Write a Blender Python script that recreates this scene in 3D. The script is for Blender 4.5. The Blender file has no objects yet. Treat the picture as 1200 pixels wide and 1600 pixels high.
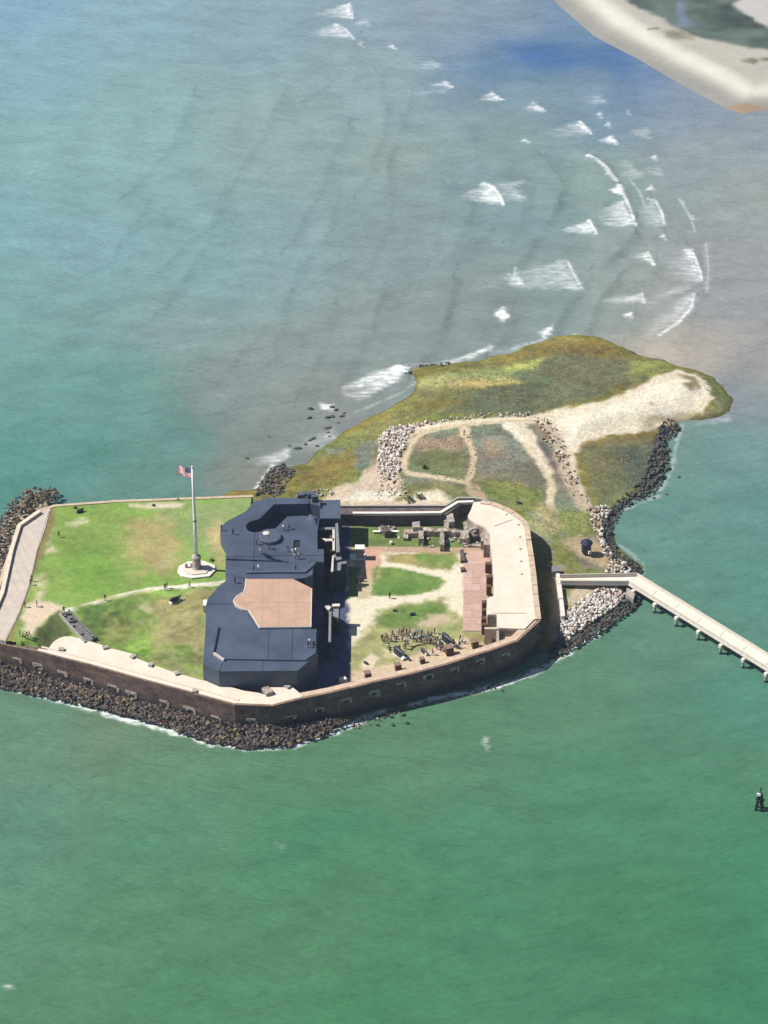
import bpy, bmesh, math, random
import numpy as np
from mathutils import Vector, Matrix
R = math.radians
random.seed(7); RS = np.random.RandomState(7)
S = bpy.context.scene
COL = S.collection
# ------------------------------------------------------------------ camera, light, exposure
CAM = np.array([0.0, -515.0, 372.0]); PITCH = R(34.0); FPX = 4500.0
cd = bpy.data.cameras.new('camera'); cam = bpy.data.objects.new('camera', cd); COL.objects.link(cam)
cam.location = CAM; cam.rotation_euler = (R(90) - PITCH, 0, 0)
cd.sensor_fit = 'VERTICAL'; cd.sensor_height = 36.0; cd.lens = FPX / 1600 * 36.0
cd.clip_start = 1.0; cd.clip_end = 30000.0
S.camera = cam
SUN_EL, SUN_AZ = R(50), R(176)          # azimuth of the sun, counter-clockwise from +x
wd = bpy.data.worlds.new('World'); S.world = wd; wd.use_nodes = True
wn = wd.node_tree; bg = wn.nodes['Background']; sky = wn.nodes.new('ShaderNodeTexSky')
sky.sky_type = 'NISHITA'; sky.sun_disc = False; sky.sun_elevation = SUN_EL
sky.sun_rotation = R(90) - SUN_AZ
wn.links.new(sky.outputs[0], bg.inputs[0]); sky.ozone_density = 3.0; bg.inputs[1].default_value = 0.058
ld = bpy.data.lights.new('sun', 'SUN'); sun = bpy.data.objects.new('sun', ld); COL.objects.link(sun)
ld.energy = 4.8; ld.angle = R(0.5); ld.color = (1.0, 0.955, 0.88)
sd = Vector((math.cos(SUN_EL) * math.cos(SUN_AZ), math.cos(SUN_EL) * math.sin(SUN_AZ), math.sin(SUN_EL)))
sun.rotation_euler = sd.to_track_quat('Z', 'Y').to_euler(); sun.location = (-300, 50, 400)
S.view_settings.view_transform = 'Standard'; S.view_settings.look = 'None'
S.view_settings.exposure = 0.62; S.view_settings.gamma = 1.0; S.view_settings.use_curve_mapping = False
# ------------------------------------------------------------------ photo pixel -> point on a level
CP, SP = math.cos(PITCH), math.sin(PITCH)
def g(u, v, z=0.0):
    a = (u - 600) / FPX; b = (v - 800) / FPX
    d = np.array([a, CP - b * SP, -SP - b * CP]); t = (z - CAM[2]) / d[2]
    p = CAM + d * t
    return (float(p[0]), float(p[1]), z)
def gs(L, z=0.0): return [g(u, v, z)[:2] for u, v in L]
def gplane(u, v, A, B):
    """where the sight line meets the upright plane over the line A-B"""
    a = (u - 600) / FPX; b = (v - 800) / FPX
    d = np.array([a, CP - b * SP, -SP - b * CP])
    n = np.array([B[1] - A[1], -(B[0] - A[0])]); t = (n @ (np.array(A[:2]) - CAM[:2])) / (n @ d[:2])
    return CAM + d * t
def soft_green(c):
    r_, g_, b_ = c
    return (r_ + 13, g_ - 6, b_ + 12) if g_ > r_ * 1.04 and g_ > b_ * 1.15 else (r_ - 6, g_ + 7, b_ + 20) if b_ < 100 else c
def lin(c):
    return tuple(((x / 255) / 12.92 if x / 255 <= .04045 else ((x / 255 + .055) / 1.055) ** 2.4) for x in c)
# ------------------------------------------------------------------ noise and polygons on arrays
def _h(ix, iy, s):
    n = (ix.astype(np.int64) * 374761393 + iy.astype(np.int64) * 668265263 + s * 974634777) & 0x7fffffff
    n = (n ^ (n >> 13)) * 1274126177 & 0x7fffffff
    return ((n ^ (n >> 16)) & 0xffff) / 65535.0
def vnoise(x, y, s=0):
    ix, iy = np.floor(x), np.floor(y); fx, fy = x - ix, y - iy
    fx = fx * fx * (3 - 2 * fx); fy = fy * fy * (3 - 2 * fy)
    a, b, c, d = _h(ix, iy, s), _h(ix + 1, iy, s), _h(ix, iy + 1, s), _h(ix + 1, iy + 1, s)
    return (a * (1 - fx) + b * fx) * (1 - fy) + (c * (1 - fx) + d * fx) * fy
def fbm(x, y, o=4, s=0):
    r = 0; am = .5; t = 0
    for k in range(o):
        r = r + am * vnoise(x * 2 ** k + 17.3 * k, y * 2 ** k - 9.1 * k, s + k); t += am; am *= .5
    return r / t
def seg_d(X, Y, P, closed=False):
    d = np.full(X.shape, 1e9); n = len(P)
    for i in range(n if closed else n - 1):
        (x0, y0), (x1, y1) = P[i][:2], P[(i + 1) % n][:2]
        dx, dy = x1 - x0, y1 - y0; L = dx * dx + dy * dy + 1e-9
        t = np.clip(((X - x0) * dx + (Y - y0) * dy) / L, 0, 1)
        d = np.minimum(d, (X - x0 - t * dx) ** 2 + (Y - y0 - t * dy) ** 2)
    return np.sqrt(d)
def inside(X, Y, P):
    c = np.zeros(X.shape, bool); n = len(P)
    for i in range(n):
        (x0, y0), (x1, y1) = P[i][:2], P[(i + 1) % n][:2]
        if y0 == y1: continue
        c ^= ((y0 > Y) != (y1 > Y)) & (X < (x1 - x0) * (Y - y0) / (y1 - y0) + x0)
    return c
def sdf(X, Y, P):
    """positive inside; only worked out near the polygon"""
    xs = [p[0] for p in P]; ys = [p[1] for p in P]; m = 14
    r = np.full(X.shape, -99.0)
    k = (X > min(xs) - m) & (X < max(xs) + m) & (Y > min(ys) - m) & (Y < max(ys) + m)
    if k.any():
        d = seg_d(X[k], Y[k], P, True); r[k] = np.where(inside(X[k], Y[k], P), d, -d)
    return r
def sst(x): x = np.clip(x, 0, 1); return x * x * (3 - 2 * x)
# ------------------------------------------------------------------ materials
def nt(name):
    m = bpy.data.materials.new(name); m.use_nodes = True; n = m.node_tree; return m, n, n.nodes['Principled BSDF']
def mat(name, col, rough=.85, var=.25, scale=1.2, bump=.0, bscale=6., spec=.3, metal=0., col2=None, stretch=(1, 1, 1)):
    m, n, p = nt(name); N = n.nodes; L = n.links
    tc = N.new('ShaderNodeNewGeometry'); mp = N.new('ShaderNodeMapping'); mp.inputs['Scale'].default_value = stretch
    L.new(tc.outputs['Position'], mp.inputs[0])
    no = N.new('ShaderNodeTexNoise'); no.inputs['Scale'].default_value = scale; no.inputs['Detail'].default_value = 7; no.inputs['Roughness'].default_value = .65
    L.new(mp.outputs[0], no.inputs['Vector'])
    cr = N.new('ShaderNodeValToRGB'); L.new(no.outputs[0], cr.inputs[0])
    a = tuple(c * (1 - var) for c in col) + (1,); b = tuple(min(1, c * (1 + var)) for c in (col2 or col)) + (1,)
    cr.color_ramp.elements[0].position = .3; cr.color_ramp.elements[1].position = .7
    cr.color_ramp.elements[0].color = a; cr.color_ramp.elements[1].color = b
    L.new(cr.outputs[0], p.inputs['Base Color'])
    p.inputs['Roughness'].default_value = rough; p.inputs['Specular IOR Level'].default_value = spec; p.inputs['Metallic'].default_value = metal
    if bump:
        n2 = N.new('ShaderNodeTexNoise'); n2.inputs['Scale'].default_value = bscale; n2.inputs['Detail'].default_value = 5
        L.new(mp.outputs[0], n2.inputs['Vector'])
        bu = N.new('ShaderNodeBump'); bu.inputs['Strength'].default_value = bump; bu.inputs['Distance'].default_value = .3
        L.new(n2.outputs[0], bu.inputs['Height']); L.new(bu.outputs[0], p.inputs['Normal'])
    return m
def painted(name, rough=.9, bump=.35, bscale=1.4, var=.35, spec=.2):
    """ground whose own colour is mapped on its vertices, broken up by fine grain"""
    m, n, p = nt(name); N = n.nodes; L = n.links
    at = N.new('ShaderNodeAttribute'); at.attribute_name = 'tint'
    ge = N.new('ShaderNodeNewGeometry')
    no = N.new('ShaderNodeTexNoise'); no.inputs['Scale'].default_value = 1.3; no.inputs['Detail'].default_value = 8; no.inputs['Roughness'].default_value = .7
    L.new(ge.outputs['Position'], no.inputs['Vector'])
    mr = N.new('ShaderNodeMapRange'); mr.inputs[1].default_value = .3; mr.inputs[2].default_value = .7
    mr.inputs[3].default_value = 1 - var; mr.inputs[4].default_value = 1 + var; L.new(no.outputs[0], mr.inputs[0])
    mx = N.new('ShaderNodeVectorMath'); mx.operation = 'SCALE'; L.new(at.outputs['Color'], mx.inputs[0]); L.new(mr.outputs[0], mx.inputs['Scale'])
    L.new(mx.outputs[0], p.inputs['Base Color']); p.inputs['Roughness'].default_value = rough; p.inputs['Specular IOR Level'].default_value = spec
    n2 = N.new('ShaderNodeTexNoise'); n2.inputs['Scale'].default_value = bscale; n2.inputs['Detail'].default_value = 6
    L.new(ge.outputs['Position'], n2.inputs['Vector'])
    bu = N.new('ShaderNodeBump'); bu.inputs['Strength'].default_value = bump; bu.inputs['Distance'].default_value = .4
    L.new(n2.outputs[0], bu.inputs['Height']); L.new(bu.outputs[0], p.inputs['Normal'])
    return m
def brickmat():
    m, n, p = nt('old_brick'); N = n.nodes; L = n.links
    ge = N.new('ShaderNodeNewGeometry')
    def noise(sc, det, st=(1, 1, 1)):
        mp = N.new('ShaderNodeMapping'); mp.inputs['Scale'].default_value = st; L.new(ge.outputs['Position'], mp.inputs[0])
        o = N.new('ShaderNodeTexNoise'); o.inputs['Scale'].default_value = sc; o.inputs['Detail'].default_value = det; o.inputs['Roughness'].default_value = .7
        L.new(mp.outputs[0], o.inputs['Vector']); return o.outputs[0]
    a = noise(.35, 8, (1, 1, 1.6)); cr = N.new('ShaderNodeValToRGB'); L.new(a, cr.inputs[0])
    e = cr.color_ramp.elements; e[0].position = .28; e[0].color = (.042, .030, .032, 1); e[1].position = .74; e[1].color = (.28, .18, .14, 1)
    k = e.new(.5); k.color = (.14, .09, .078, 1)
    b = noise(.9, 5, (1.2, 1.2, .25)); c2 = N.new('ShaderNodeValToRGB'); L.new(b, c2.inputs[0])
    c2.color_ramp.elements[0].position = .56; c2.color_ramp.elements[1].position = .72
    c2.color_ramp.elements[0].color = (0, 0, 0, 1); c2.color_ramp.elements[1].color = (.55, .55, .55, 1)
    mx = N.new('ShaderNodeMix'); mx.data_type = 'RGBA'; L.new(c2.outputs[0], mx.inputs[0]); L.new(cr.outputs[0], mx.inputs[6]); mx.inputs[7].default_value = (.27, .24, .23, 1)
    # band of weed and damp at the foot of the wall
    sx = N.new('ShaderNodeSeparateXYZ'); L.new(ge.outputs['Position'], sx.inputs[0])
    mr = N.new('ShaderNodeMapRange'); mr.inputs[1].default_value = 1.2; mr.inputs[2].default_value = 3.4; mr.inputs[3].default_value = .8; mr.inputs[4].default_value = 0
    L.new(sx.outputs[2], mr.inputs[0])
    m2 = N.new('ShaderNodeMix'); m2.data_type = 'RGBA'; L.new(mr.outputs[0], m2.inputs[0]); L.new(mx.outputs[2], m2.inputs[6]); m2.inputs[7].default_value = (.025, .03, .035, 1)
    L.new(m2.outputs[2], p.inputs['Base Color']); p.inputs['Roughness'].default_value = .9; p.inputs['Specular IOR Level'].default_value = .15
    cs = N.new('ShaderNodeMath'); cs.operation = 'SINE'; ml = N.new('ShaderNodeMath'); ml.operation = 'MULTIPLY'; ml.inputs[1].default_value = 14
    L.new(sx.outputs[2], ml.inputs[0]); L.new(ml.outputs[0], cs.inputs[0])
    ad = N.new('ShaderNodeMath'); ad.operation = 'MULTIPLY_ADD'; ad.inputs[1].default_value = .06; L.new(cs.outputs[0], ad.inputs[0]); L.new(noise(3, 6), ad.inputs[2])
    bu = N.new('ShaderNodeBump'); bu.inputs['Strength'].default_value = .5; bu.inputs['Distance'].default_value = .3
    L.new(ad.outputs[0], bu.inputs['Height']); L.new(bu.outputs[0], p.inputs['Normal'])
    return m
M = {}
M['brick'] = brickmat()
M['cream'] = mat('pale_concrete', (.55, .485, .40), .8, .10, .35, .15, 2)
M['cream_edge'] = mat('weathered_coping', (.43, .33, .24), .85, .25, .9, .2, 4)
M['redcope'] = mat('red_brick_coping', (.19, .12, .09), .85, .35, 1.5, .2, 4)
M['tanfloor'] = mat('tan_mortar', (.45, .34, .25), .9, .25, .7, .3, 3)
M['pinkbrick'] = mat('pink_brick_paving', (.36, .24, .20), .9, .14, .8, .2, 4)
M['black'] = mat('black_painted_concrete', (.052, .066, .100), .5, .30, .14, .12, 2, .35)
M['black2'] = mat('dark_grey_concrete', (.058, .072, .108), .6, .2, .5, .12, 3, .35)
M['stairdark'] = mat('concrete_painted_shade', (.03, .035, .045), .8, .3, 1, .2, 3)  # shade of the stair court painted in as a darker colour
M['salmonseam'] = mat('roofing_seam', (.33, .21, .15), .85, .1)
M['salmon'] = mat('salmon_roofing', (.385, .25, .18), .85, .13, .3, .08, 2)
M['trim'] = mat('pale_metal_trim', (.5, .45, .4), .6, .1)
M['darkred'] = mat('dark_red_wall', (.12, .03, .03), .8, .2)
M['concrete'] = mat('weathered_grey_concrete', (.30, .27, .235), .85, .25, 1.0, .3, 4)
M['greyc'] = mat('bluish_grey_concrete', (.16, .165, .18), .8, .2, 1.0, .2, 4)
M['walk'] = mat('worn_walkway_concrete', (.42, .36, .31), .85, .12, .5, .15, 3)
M['walkedge'] = mat('cream_parapet', (.52, .45, .36), .8, .15, .6, .1, 3)
M['white'] = mat('white_paint', (.72, .72, .70), .5, .04)
M['offwhite'] = mat('offwhite_stone', (.58, .54, .48), .7, .1)
M['pier'] = mat('pier_concrete', (.56, .51, .44), .8, .08, .5, .1, 3)
M['pierpile'] = mat('damp_pile_concrete', (.33, .30, .25), .8, .2, 1, .2, 3)
M['pierfoot'] = mat('algae_covered_pile', (.04, .05, .03), .7, .2, 1, .2, 3)
M['iron'] = mat('dark_iron', (.018, .022, .03), .5, .2, 2, .1, 4, .4)
M['dark'] = mat('dark_opening', (.012, .012, .014), .95, .1)
M['boxbrown'] = mat('dark_brown_brick', (.09, .05, .025), .9, .3, 2, .2, 4)
M['ruin'] = mat('ruined_brick', (.20, .15, .12), .95, .5, .9, .7, 2.5, .2, 0, (.34, .28, .24))
M['ruindark'] = mat('dark_ruined_brick', (.10, .08, .075), .95, .45, 1.1, .7, 2.5)  # ruined brick in a darker tone
M['stone'] = mat('grey_stair_stone', (.15, .15, .14), .9, .35, 1.5, .4, 4)
M['navy'] = mat('navy_canvas', (.012, .016, .05), .7, .2)
M['green'] = mat('green_paint', (.02, .07, .04), .6, .2)
M['timber'] = mat('wet_dark_timber', (.012, .022, .016), .7, .3, 2, .3, 4)
M['plaster'] = mat('pale_embrasure_stone', (.36, .31, .26), .9, .5, 1.6, .4, 3)
M['skin'] = mat('skin', (.36, .20, .13), .6, .05)
M['hair'] = mat('dark_hair', (.02, .014, .01), .6, .1)
CL = {k: mat(k + '_cloth', c, .85, .08) for k, c in dict(white=(.62, .62, .62), navy=(.015, .02, .06), black=(.012, .012, .014), grey=(.14, .14, .15), red=(.30, .03, .03), teal=(.03, .22, .24), blue=(.04, .09, .28), tan=(.30, .22, .13), pink=(.5, .24, .26), khaki=(.22, .17, .10), green=(.04, .12, .05), denim=(.04, .06, .12), brown=(.09, .05, .03)).items()}
ROCKD = mat('dark_wet_rock', (.014, .013, .016), .75, .5, .7, .5, 4, .3, 0, (.085, .068, .062))
ROCKB = mat('brown_rock', (.07, .05, .036), .85, .5, .8, .5, 4, .25, 0, (.17, .13, .10))
ROCKW = mat('pale_granite_rock', (.50, .46, .42), .9, .3, .8, .5, 4)
ROCKG = mat('weedy_green_rock', (.03, .04, .03), .75, .5, .9, .5, 4, .3, 0, (.07, .08, .06))
ROCKO = mat('rusty_rock', (.13, .075, .04), .85, .4, .8, .5, 4, .25, 0, (.22, .15, .10))
ROCKP = mat('pinkish_rubble', (.30, .22, .18), .9, .45, .8, .5, 4)
# ------------------------------------------------------------------ objects
def link(name, me, parent=None, ms=None):
    o = bpy.data.objects.new(name, me); COL.objects.link(o)
    if parent is not None: o.parent = parent
    if ms is not None:
        for m in (ms if isinstance(ms, (list, tuple)) else [ms]): me.materials.append(m)
    return o
def tag(o, label=None, cat=None, group=None, kind=None):
    if label: o['label'] = label
    if cat: o['category'] = cat
    if group: o['group'] = group
    if kind: o['kind'] = kind
    return o
def empty(name, loc=(0, 0, 0), rz=0):
    o = bpy.data.objects.new(name, None); COL.objects.link(o); o.location = loc; o.rotation_euler.z = rz
    o.empty_display_size = .2; return o
class MB:
    def __init__(s): s.v = []; s.f = []; s.m = []
    def add(s, vs, fs, mi=0):
        b = len(s.v); s.v += [tuple(map(float, q)) for q in vs]; s.f += [tuple(b + i for i in f) for f in fs]; s.m += [mi] * len(fs)
    def prism(s, P, z0, z1, mi=0, tilt=None):
        P = [tuple(p[:2]) for p in P]
        A = sum(P[i][0] * P[(i + 1) % len(P)][1] - P[(i + 1) % len(P)][0] * P[i][1] for i in range(len(P)))
        if A < 0: P = P[::-1]
        n = len(P); top = [(x, y, z1 if tilt is None else tilt(x, y)) for x, y in P]
        s.add([(x, y, z0) for x, y in P] + top, [tuple(range(n))[::-1], tuple(range(n, 2 * n))] + [(i, (i + 1) % n, n + (i + 1) % n, n + i) for i in range(n)], mi)
    def box(s, c, d, rz=0, mi=0):
        cx, cy, cz = c; x, y, z = d[0] / 2, d[1] / 2, d[2] / 2; co, si = math.cos(rz), math.sin(rz)
        P = [(cx + a * co - b * si, cy + a * si + b * co) for a, b in ((-x, -y), (x, -y), (x, y), (-x, y))]
        s.prism(P, cz - z, cz + z, mi)
    def bar(s, a, b, w, h, mi=0):
        a, b = Vector(a), Vector(b); d = (b - a); L = d.length
        if L < 1e-6: return
        q = d.to_track_quat('X', 'Z'); vs = []
        for x in (0, L):
            for y, z in ((-w / 2, -h / 2), (w / 2, -h / 2), (w / 2, h / 2), (-w / 2, h / 2)): vs.append(a + q @ Vector((x, y, z)))
        s.add(vs, [(3, 2, 1, 0), (4, 5, 6, 7), (0, 1, 5, 4), (1, 2, 6, 5), (2, 3, 7, 6), (3, 0, 4, 7)], mi)
    def tube(s, pts, rad, n=10, mi=0, closed=True):
        vs = []; k = len(pts)
        for i, p in enumerate(pts):
            p = Vector(p); a = Vector(pts[max(0, i - 1)]); b = Vector(pts[min(k - 1, i + 1)]); d = (b - a)
            q = d.to_track_quat('Z', 'X') if d.length > 1e-6 else Matrix.Identity(3).to_quaternion(); r = rad[i] if isinstance(rad, (list, tuple)) else rad
            for j in range(n): t = 2 * math.pi * j / n; vs.append(p + q @ Vector((r * math.cos(t), r * math.sin(t), 0)))
        fs = [(i * n + j, i * n + (j + 1) % n, (i + 1) * n + (j + 1) % n, (i + 1) * n + j) for i in range(k - 1) for j in range(n)]
        if closed: fs += [tuple(range(n))[::-1], tuple((k - 1) * n + j for j in range(n))]
        s.add(vs, fs, mi)
    def lathe(s, c, prof, n=24, mi=0):
        cx, cy, cz = c; vs = []
        for r, z in prof:
            for j in range(n): t = 2 * math.pi * j / n; vs.append((cx + r * math.cos(t), cy + r * math.sin(t), cz + z))
        k = len(prof)
        fs = [(i * n + j, i * n + (j + 1) % n, (i + 1) * n + (j + 1) % n, (i + 1) * n + j) for i in range(k - 1) for j in range(n)] + [tuple(range(n))[::-1], tuple((k - 1) * n + j for j in range(n))]
        s.add(vs, fs, mi)
    def mesh(s, name):
        me = bpy.data.meshes.new(name); me.from_pydata(s.v, [], s.f); me.update()
        if any(s.m): me.polygons.foreach_set('material_index', s.m)
        return me
    def build(s, name, ms, parent=None, smooth=False):
        me = s.mesh(name)
        if smooth: me.polygons.foreach_set('use_smooth', [True] * len(me.polygons))
        return link(name, me, parent, ms)
def prism(name, P, z0, z1, m, parent=None, tilt=None):
    b = MB(); b.prism(P, z0, z1, 0, tilt); return b.build(name, m, parent)
def offset_strip(P, w, side=1):
    """quads of width w to one side of the polyline P, mitred"""
    n = len(P); N = []
    for i in range(n):
        ds = []
        if i > 0: ds.append(np.array(P[i]) - np.array(P[i - 1]))
        if i < n - 1: ds.append(np.array(P[i + 1]) - np.array(P[i]))
        ns = [np.array([-d[1], d[0]]) / np.hypot(*d) for d in ds]
        m = sum(ns) / len(ns); m = m / max(.5, (m @ m)); N.append(np.array(P[i]) + side * w * m)
    return [tuple(q) for q in N]
def heightgrid(name_of, X, Y, Z, C, ms, cls=None, extra=None, parent=None, keep=None):
    """one mesh per class of face; X,Y,Z (ny,nx), C (ny,nx,3) linear colour"""
    ny, nx = X.shape; idx = np.arange(ny * nx).reshape(ny, nx)
    F = np.stack([idx[:-1, :-1], idx[:-1, 1:], idx[1:, 1:], idx[1:, :-1]], -1).reshape(-1, 4)
    fc = np.zeros(len(F), int) if cls is None else cls[:-1, :-1].reshape(-1)
    kp = np.ones(len(F), bool) if keep is None else (keep[:-1, :-1] & keep[1:, 1:] & keep[:-1, 1:] & keep[1:, :-1]).reshape(-1)
    V = np.stack([X, Y, Z], -1).reshape(-1, 3); CC = np.concatenate([C.reshape(-1, 3), np.ones((ny * nx, 1))], 1)
    out = {}
    for k, nm in enumerate(name_of):
        f = F[(fc == k) & kp]
        if not len(f): continue
        u, inv = np.unique(f, return_inverse=True); f2 = inv.reshape(-1, 4)
        me = bpy.data.meshes.new(nm); me.vertices.add(len(u)); me.vertices.foreach_set('co', V[u].astype(np.float32).ravel())
        me.loops.add(len(f2) * 4); me.loops.foreach_set('vertex_index', f2.astype(np.int32).ravel())
        me.polygons.add(len(f2)); me.polygons.foreach_set('loop_start', np.arange(0, len(f2) * 4, 4, dtype=np.int32))
        me.update(calc_edges=True); me.polygons.foreach_set('use_smooth', np.ones(len(f2), bool))
        a = me.attributes.new('tint', 'FLOAT_COLOR', 'POINT'); a.data.foreach_set('color', CC[u].astype(np.float32).ravel())
        for en, ev in (extra or {}).items():
            a = me.attributes.new(en, 'FLOAT', 'POINT'); a.data.foreach_set('value', ev.reshape(-1)[u].astype(np.float32))
        out[nm] = link(nm, me, parent, ms[k] if isinstance(ms, list) else ms)
    return out
def paint(X, Y, base, layers, seed=0, rag=1.0):
    """layers: (polygon or polyline in px, level, rgb, softness m, class, [width m]); returns colour and class"""
    C = np.empty(X.shape + (3,)); C[:] = base[0]; K = np.full(X.shape, base[1], int)
    for i, ly in enumerate(layers):
        P, z, col, soft, k = ly[:5]; Q = gs(P, z)
        if len(ly) > 5: d = ly[5] / 2 - seg_d(X, Y, Q)
        else: d = sdf(X, Y, Q)
        nz = (fbm(X * .45 / rag, Y * .45 / rag, 4, seed + i * 11) - .5) * 2
        m = sst(.5 + (d + nz * max(soft, .25) * 1.3) / (2 * soft + .01))
        st = ly[6] if len(ly) > 6 else 1.0
        C += (np.array(lin(soft_green(col))) * KALB - C) * (m * st)[..., None]
        if k is not None: K[(m > .5)] = k
    return C, K
HAZE = .00006
KALB = 0.545    # photo colour of a level sunlit surface -> its own colour
# ================================================================== WATER
SW = []
def water():
    # grid: fine where the photograph looks, coarse out to the horizon
    xs = np.concatenate([-np.geomspace(9000, 132, 26)[:-1], np.arange(-131, 131, .36), np.geomspace(132, 9000, 26)[1:]])
    ys = np.concatenate([-160 - np.geomspace(4000, 1, 16), np.arange(-160, 40, .55), np.arange(40, 345, .8), 346 + np.geomspace(1, 12000, 24)])
    X, Y = np.meshgrid(xs, ys)
    # water colour by place (depth and silt), with a dark blue patch
    anchors = [(0, 1590, 102, 142, 108), (300, 1590, 98, 140, 106), (600, 1590, 94, 140, 104), (900, 1590, 86, 140, 106), (1190, 1590, 78, 140, 104), (1190, 1480, 80, 141, 106), (0, 1450, 108, 146, 118), (250, 1430, 104, 142, 110), (500, 1450, 100, 140, 106), (750, 1430, 95, 140, 108), (1000, 1450, 84, 140, 102),
        (0, 1300, 108, 146, 122), (250, 1300, 102, 144, 116), (500, 1300, 94, 142, 110), (750, 1300, 98, 142, 112), (950, 1320, 97, 141, 110), (1150, 1330, 92, 142, 110), (0, 1180, 116, 146, 122), (250, 1200, 116, 146, 116), (500, 1200, 110, 144, 112), (750, 1180, 108, 143, 114), (950, 1200, 100, 142, 114), (1190, 1180, 102, 142, 112), (150, 1130, 122, 146, 118), (620, 1150, 112, 144, 114), (900, 1080, 106, 143, 114), (1190, 1080, 98, 144, 124),
        (1050, 980, 108, 144, 122), (1150, 900, 104, 148, 130), (1060, 800, 112, 150, 136), (1190, 800, 108, 150, 136), (1190, 700, 122, 158, 148), (1100, 690, 122, 152, 140), (1160, 640, 144, 152, 152), (1190, 560, 160, 162, 154), (1100, 540, 178, 172, 158), (1030, 540, 192, 184, 164), (1190, 430, 158, 160, 156),
        (1120, 440, 156, 161, 157), (1190, 300, 152, 162, 164), (1100, 250, 150, 162, 168), (1190, 200, 146, 158, 172), (1060, 150, 140, 156, 174), (1000, 110, 120, 144, 176), (950, 90, 88, 122, 170), (870, 88, 74, 114, 170), (840, 82, 82, 120, 172), (900, 130, 128, 152, 172), (900, 40, 122, 148, 176), (800, 90, 118, 146, 174), (860, 150, 132, 156, 168), (820, 20, 142, 160, 178), (760, 60, 136, 156, 176), (700, 20, 144, 162, 176),
        (600, 20, 144, 166, 180), (400, 20, 140, 168, 180), (200, 20, 142, 174, 190), (0, 20, 136, 172, 196), (0, 120, 138, 174, 188), (0, 230, 138, 174, 180), (200, 200, 140, 174, 178), (400, 220, 144, 168, 170), (600, 120, 146, 168, 176), (600, 240, 144, 164, 166), (800, 230, 136, 160, 164), (950, 300, 138, 160, 160),
        (0, 380, 136, 174, 170), (150, 400, 138, 170, 168), (300, 400, 138, 168, 164), (450, 400, 142, 166, 162), (650, 400, 142, 160, 156), (820, 350, 136, 158, 154), (850, 470, 140, 158, 150), (980, 480, 148, 162, 152), (0, 520, 130, 168, 158), (150, 520, 134, 166, 158), (300, 520, 142, 164, 156),
        (0, 620, 118, 160, 146), (120, 610, 118, 160, 146), (200, 640, 116, 158, 144), (450, 560, 146, 158, 150), (600, 540, 144, 157, 148), (720, 510, 142, 155, 146), (0, 700, 102, 152, 136), (150, 690, 104, 150, 134), (280, 680, 112, 150, 138), (230, 745, 112, 148, 134), (350, 660, 138, 148, 138), (380, 600, 144, 156, 148), (450, 650, 142, 150, 138), (560, 640, 144, 150, 142), (380, 740, 140, 144, 130), (20, 760, 100, 148, 132), (500, 680, 140, 148, 136)]
    num = np.zeros(X.shape + (3,)); den = np.zeros(X.shape)
    Xw = X + (fbm(X * .03, Y * .03, 3, 5) - .5) * 18; Yw = Y + (fbm(X * .03, Y * .03, 3, 9) - .5) * 26
    for u, v, r, gg, b in anchors:
        x, y, _ = g(u, v); d2 = (Xw - x) ** 2 + ((Yw - y) * .62) ** 2; w = 1 / (d2 + 60) ** 1.8
        num += w[..., None] * np.array(lin((r + (4 if v < 350 else -1 if v < 700 and u < 900 else 6 if v > 1440 and u > 800 else -3 if v > 1100 else 0), gg + (4 if v < 350 else -2 if v > 1440 and u > 800 else 1), b + (1 if v < 350 else 9 if v < 700 else 10)))); den += w
    C = num / den[..., None]
    # take off what the surface mirrors of the sky, then to base colour
    C = np.maximum(C - np.array(REFL), .004) * KW
    k = (fbm(X * .022, Y * .016, 4, 31) - .5)
    C *= (1 + .08 * k)[..., None]
    # swell height
    Z = np.zeros(X.shape)
    far = sst((Y - 60) / 60) * sst((150 - np.abs(X)) / 30)
    ph = (X * 1.0 - Y * .30 + .0022 * (Y - 120) ** 2) / 19.0 + (fbm(X * .012, Y * .012, 2, 3) - .5) * 2.6
    Z += .13 * np.sin(ph * 2 * math.pi) * (sst((Y - 10) / 120) * .9 + .02) * (fbm(X * .03, Y * .03, 2, 8) * 1.6) * sst((150 - np.abs(X)) / 30) * sst((330 - Y) / 80)
    crests = [[(871, 318), (856, 340), (847, 360), (819, 395), (806, 417)], [(784, 320), (768, 345), (752, 375)], [(909, 452), (875, 480), (864, 512), (861, 525)], [(795, 497), (788, 520), (770, 545)],
        [(992, 353), (985, 375), (965, 398), (940, 412)], [(960, 440), (930, 470), (915, 522)], [(1021, 415), (1010, 448), (992, 470)], [(988, 497), (980, 522)], [(708, 440), (698, 480), (685, 530), (650, 575)],
        [(871, 318), (875, 290), (850, 250)], [(690, 300), (680, 350), (672, 400)], [(640, 150), (600, 250), (610, 330), (570, 420)], [(600, 450), (575, 520), (540, 590)], [(470, 400), (440, 470), (420, 560)], [(350, 300), (310, 400), (250, 480)],
        [(540, 200), (500, 290), (450, 380)], [(820, 300), (812, 340), (790, 370)], [(220, 330), (170, 400), (100, 450)], [(440, 150), (400, 220), (350, 300)], [(520, 480), (500, 540), (470, 610)], [(920, 246), (945, 268), (968, 300), (992, 353)],
        [(1081, 461), (1080, 483), (1058, 505)], [(1078, 391), (1094, 437)], [(1023, 314), (1037, 351)], [(560, 60), (520, 120), (470, 160)], [(300, 150), (260, 230), (200, 300)], [(330, 345), (250, 420), (130, 500), (30, 510)], [(520, 330), (470, 430), (400, 520), (330, 600)], [(730, 200), (745, 260), (735, 330), (700, 400)], [(590, 120), (600, 200), (560, 300)]]
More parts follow.
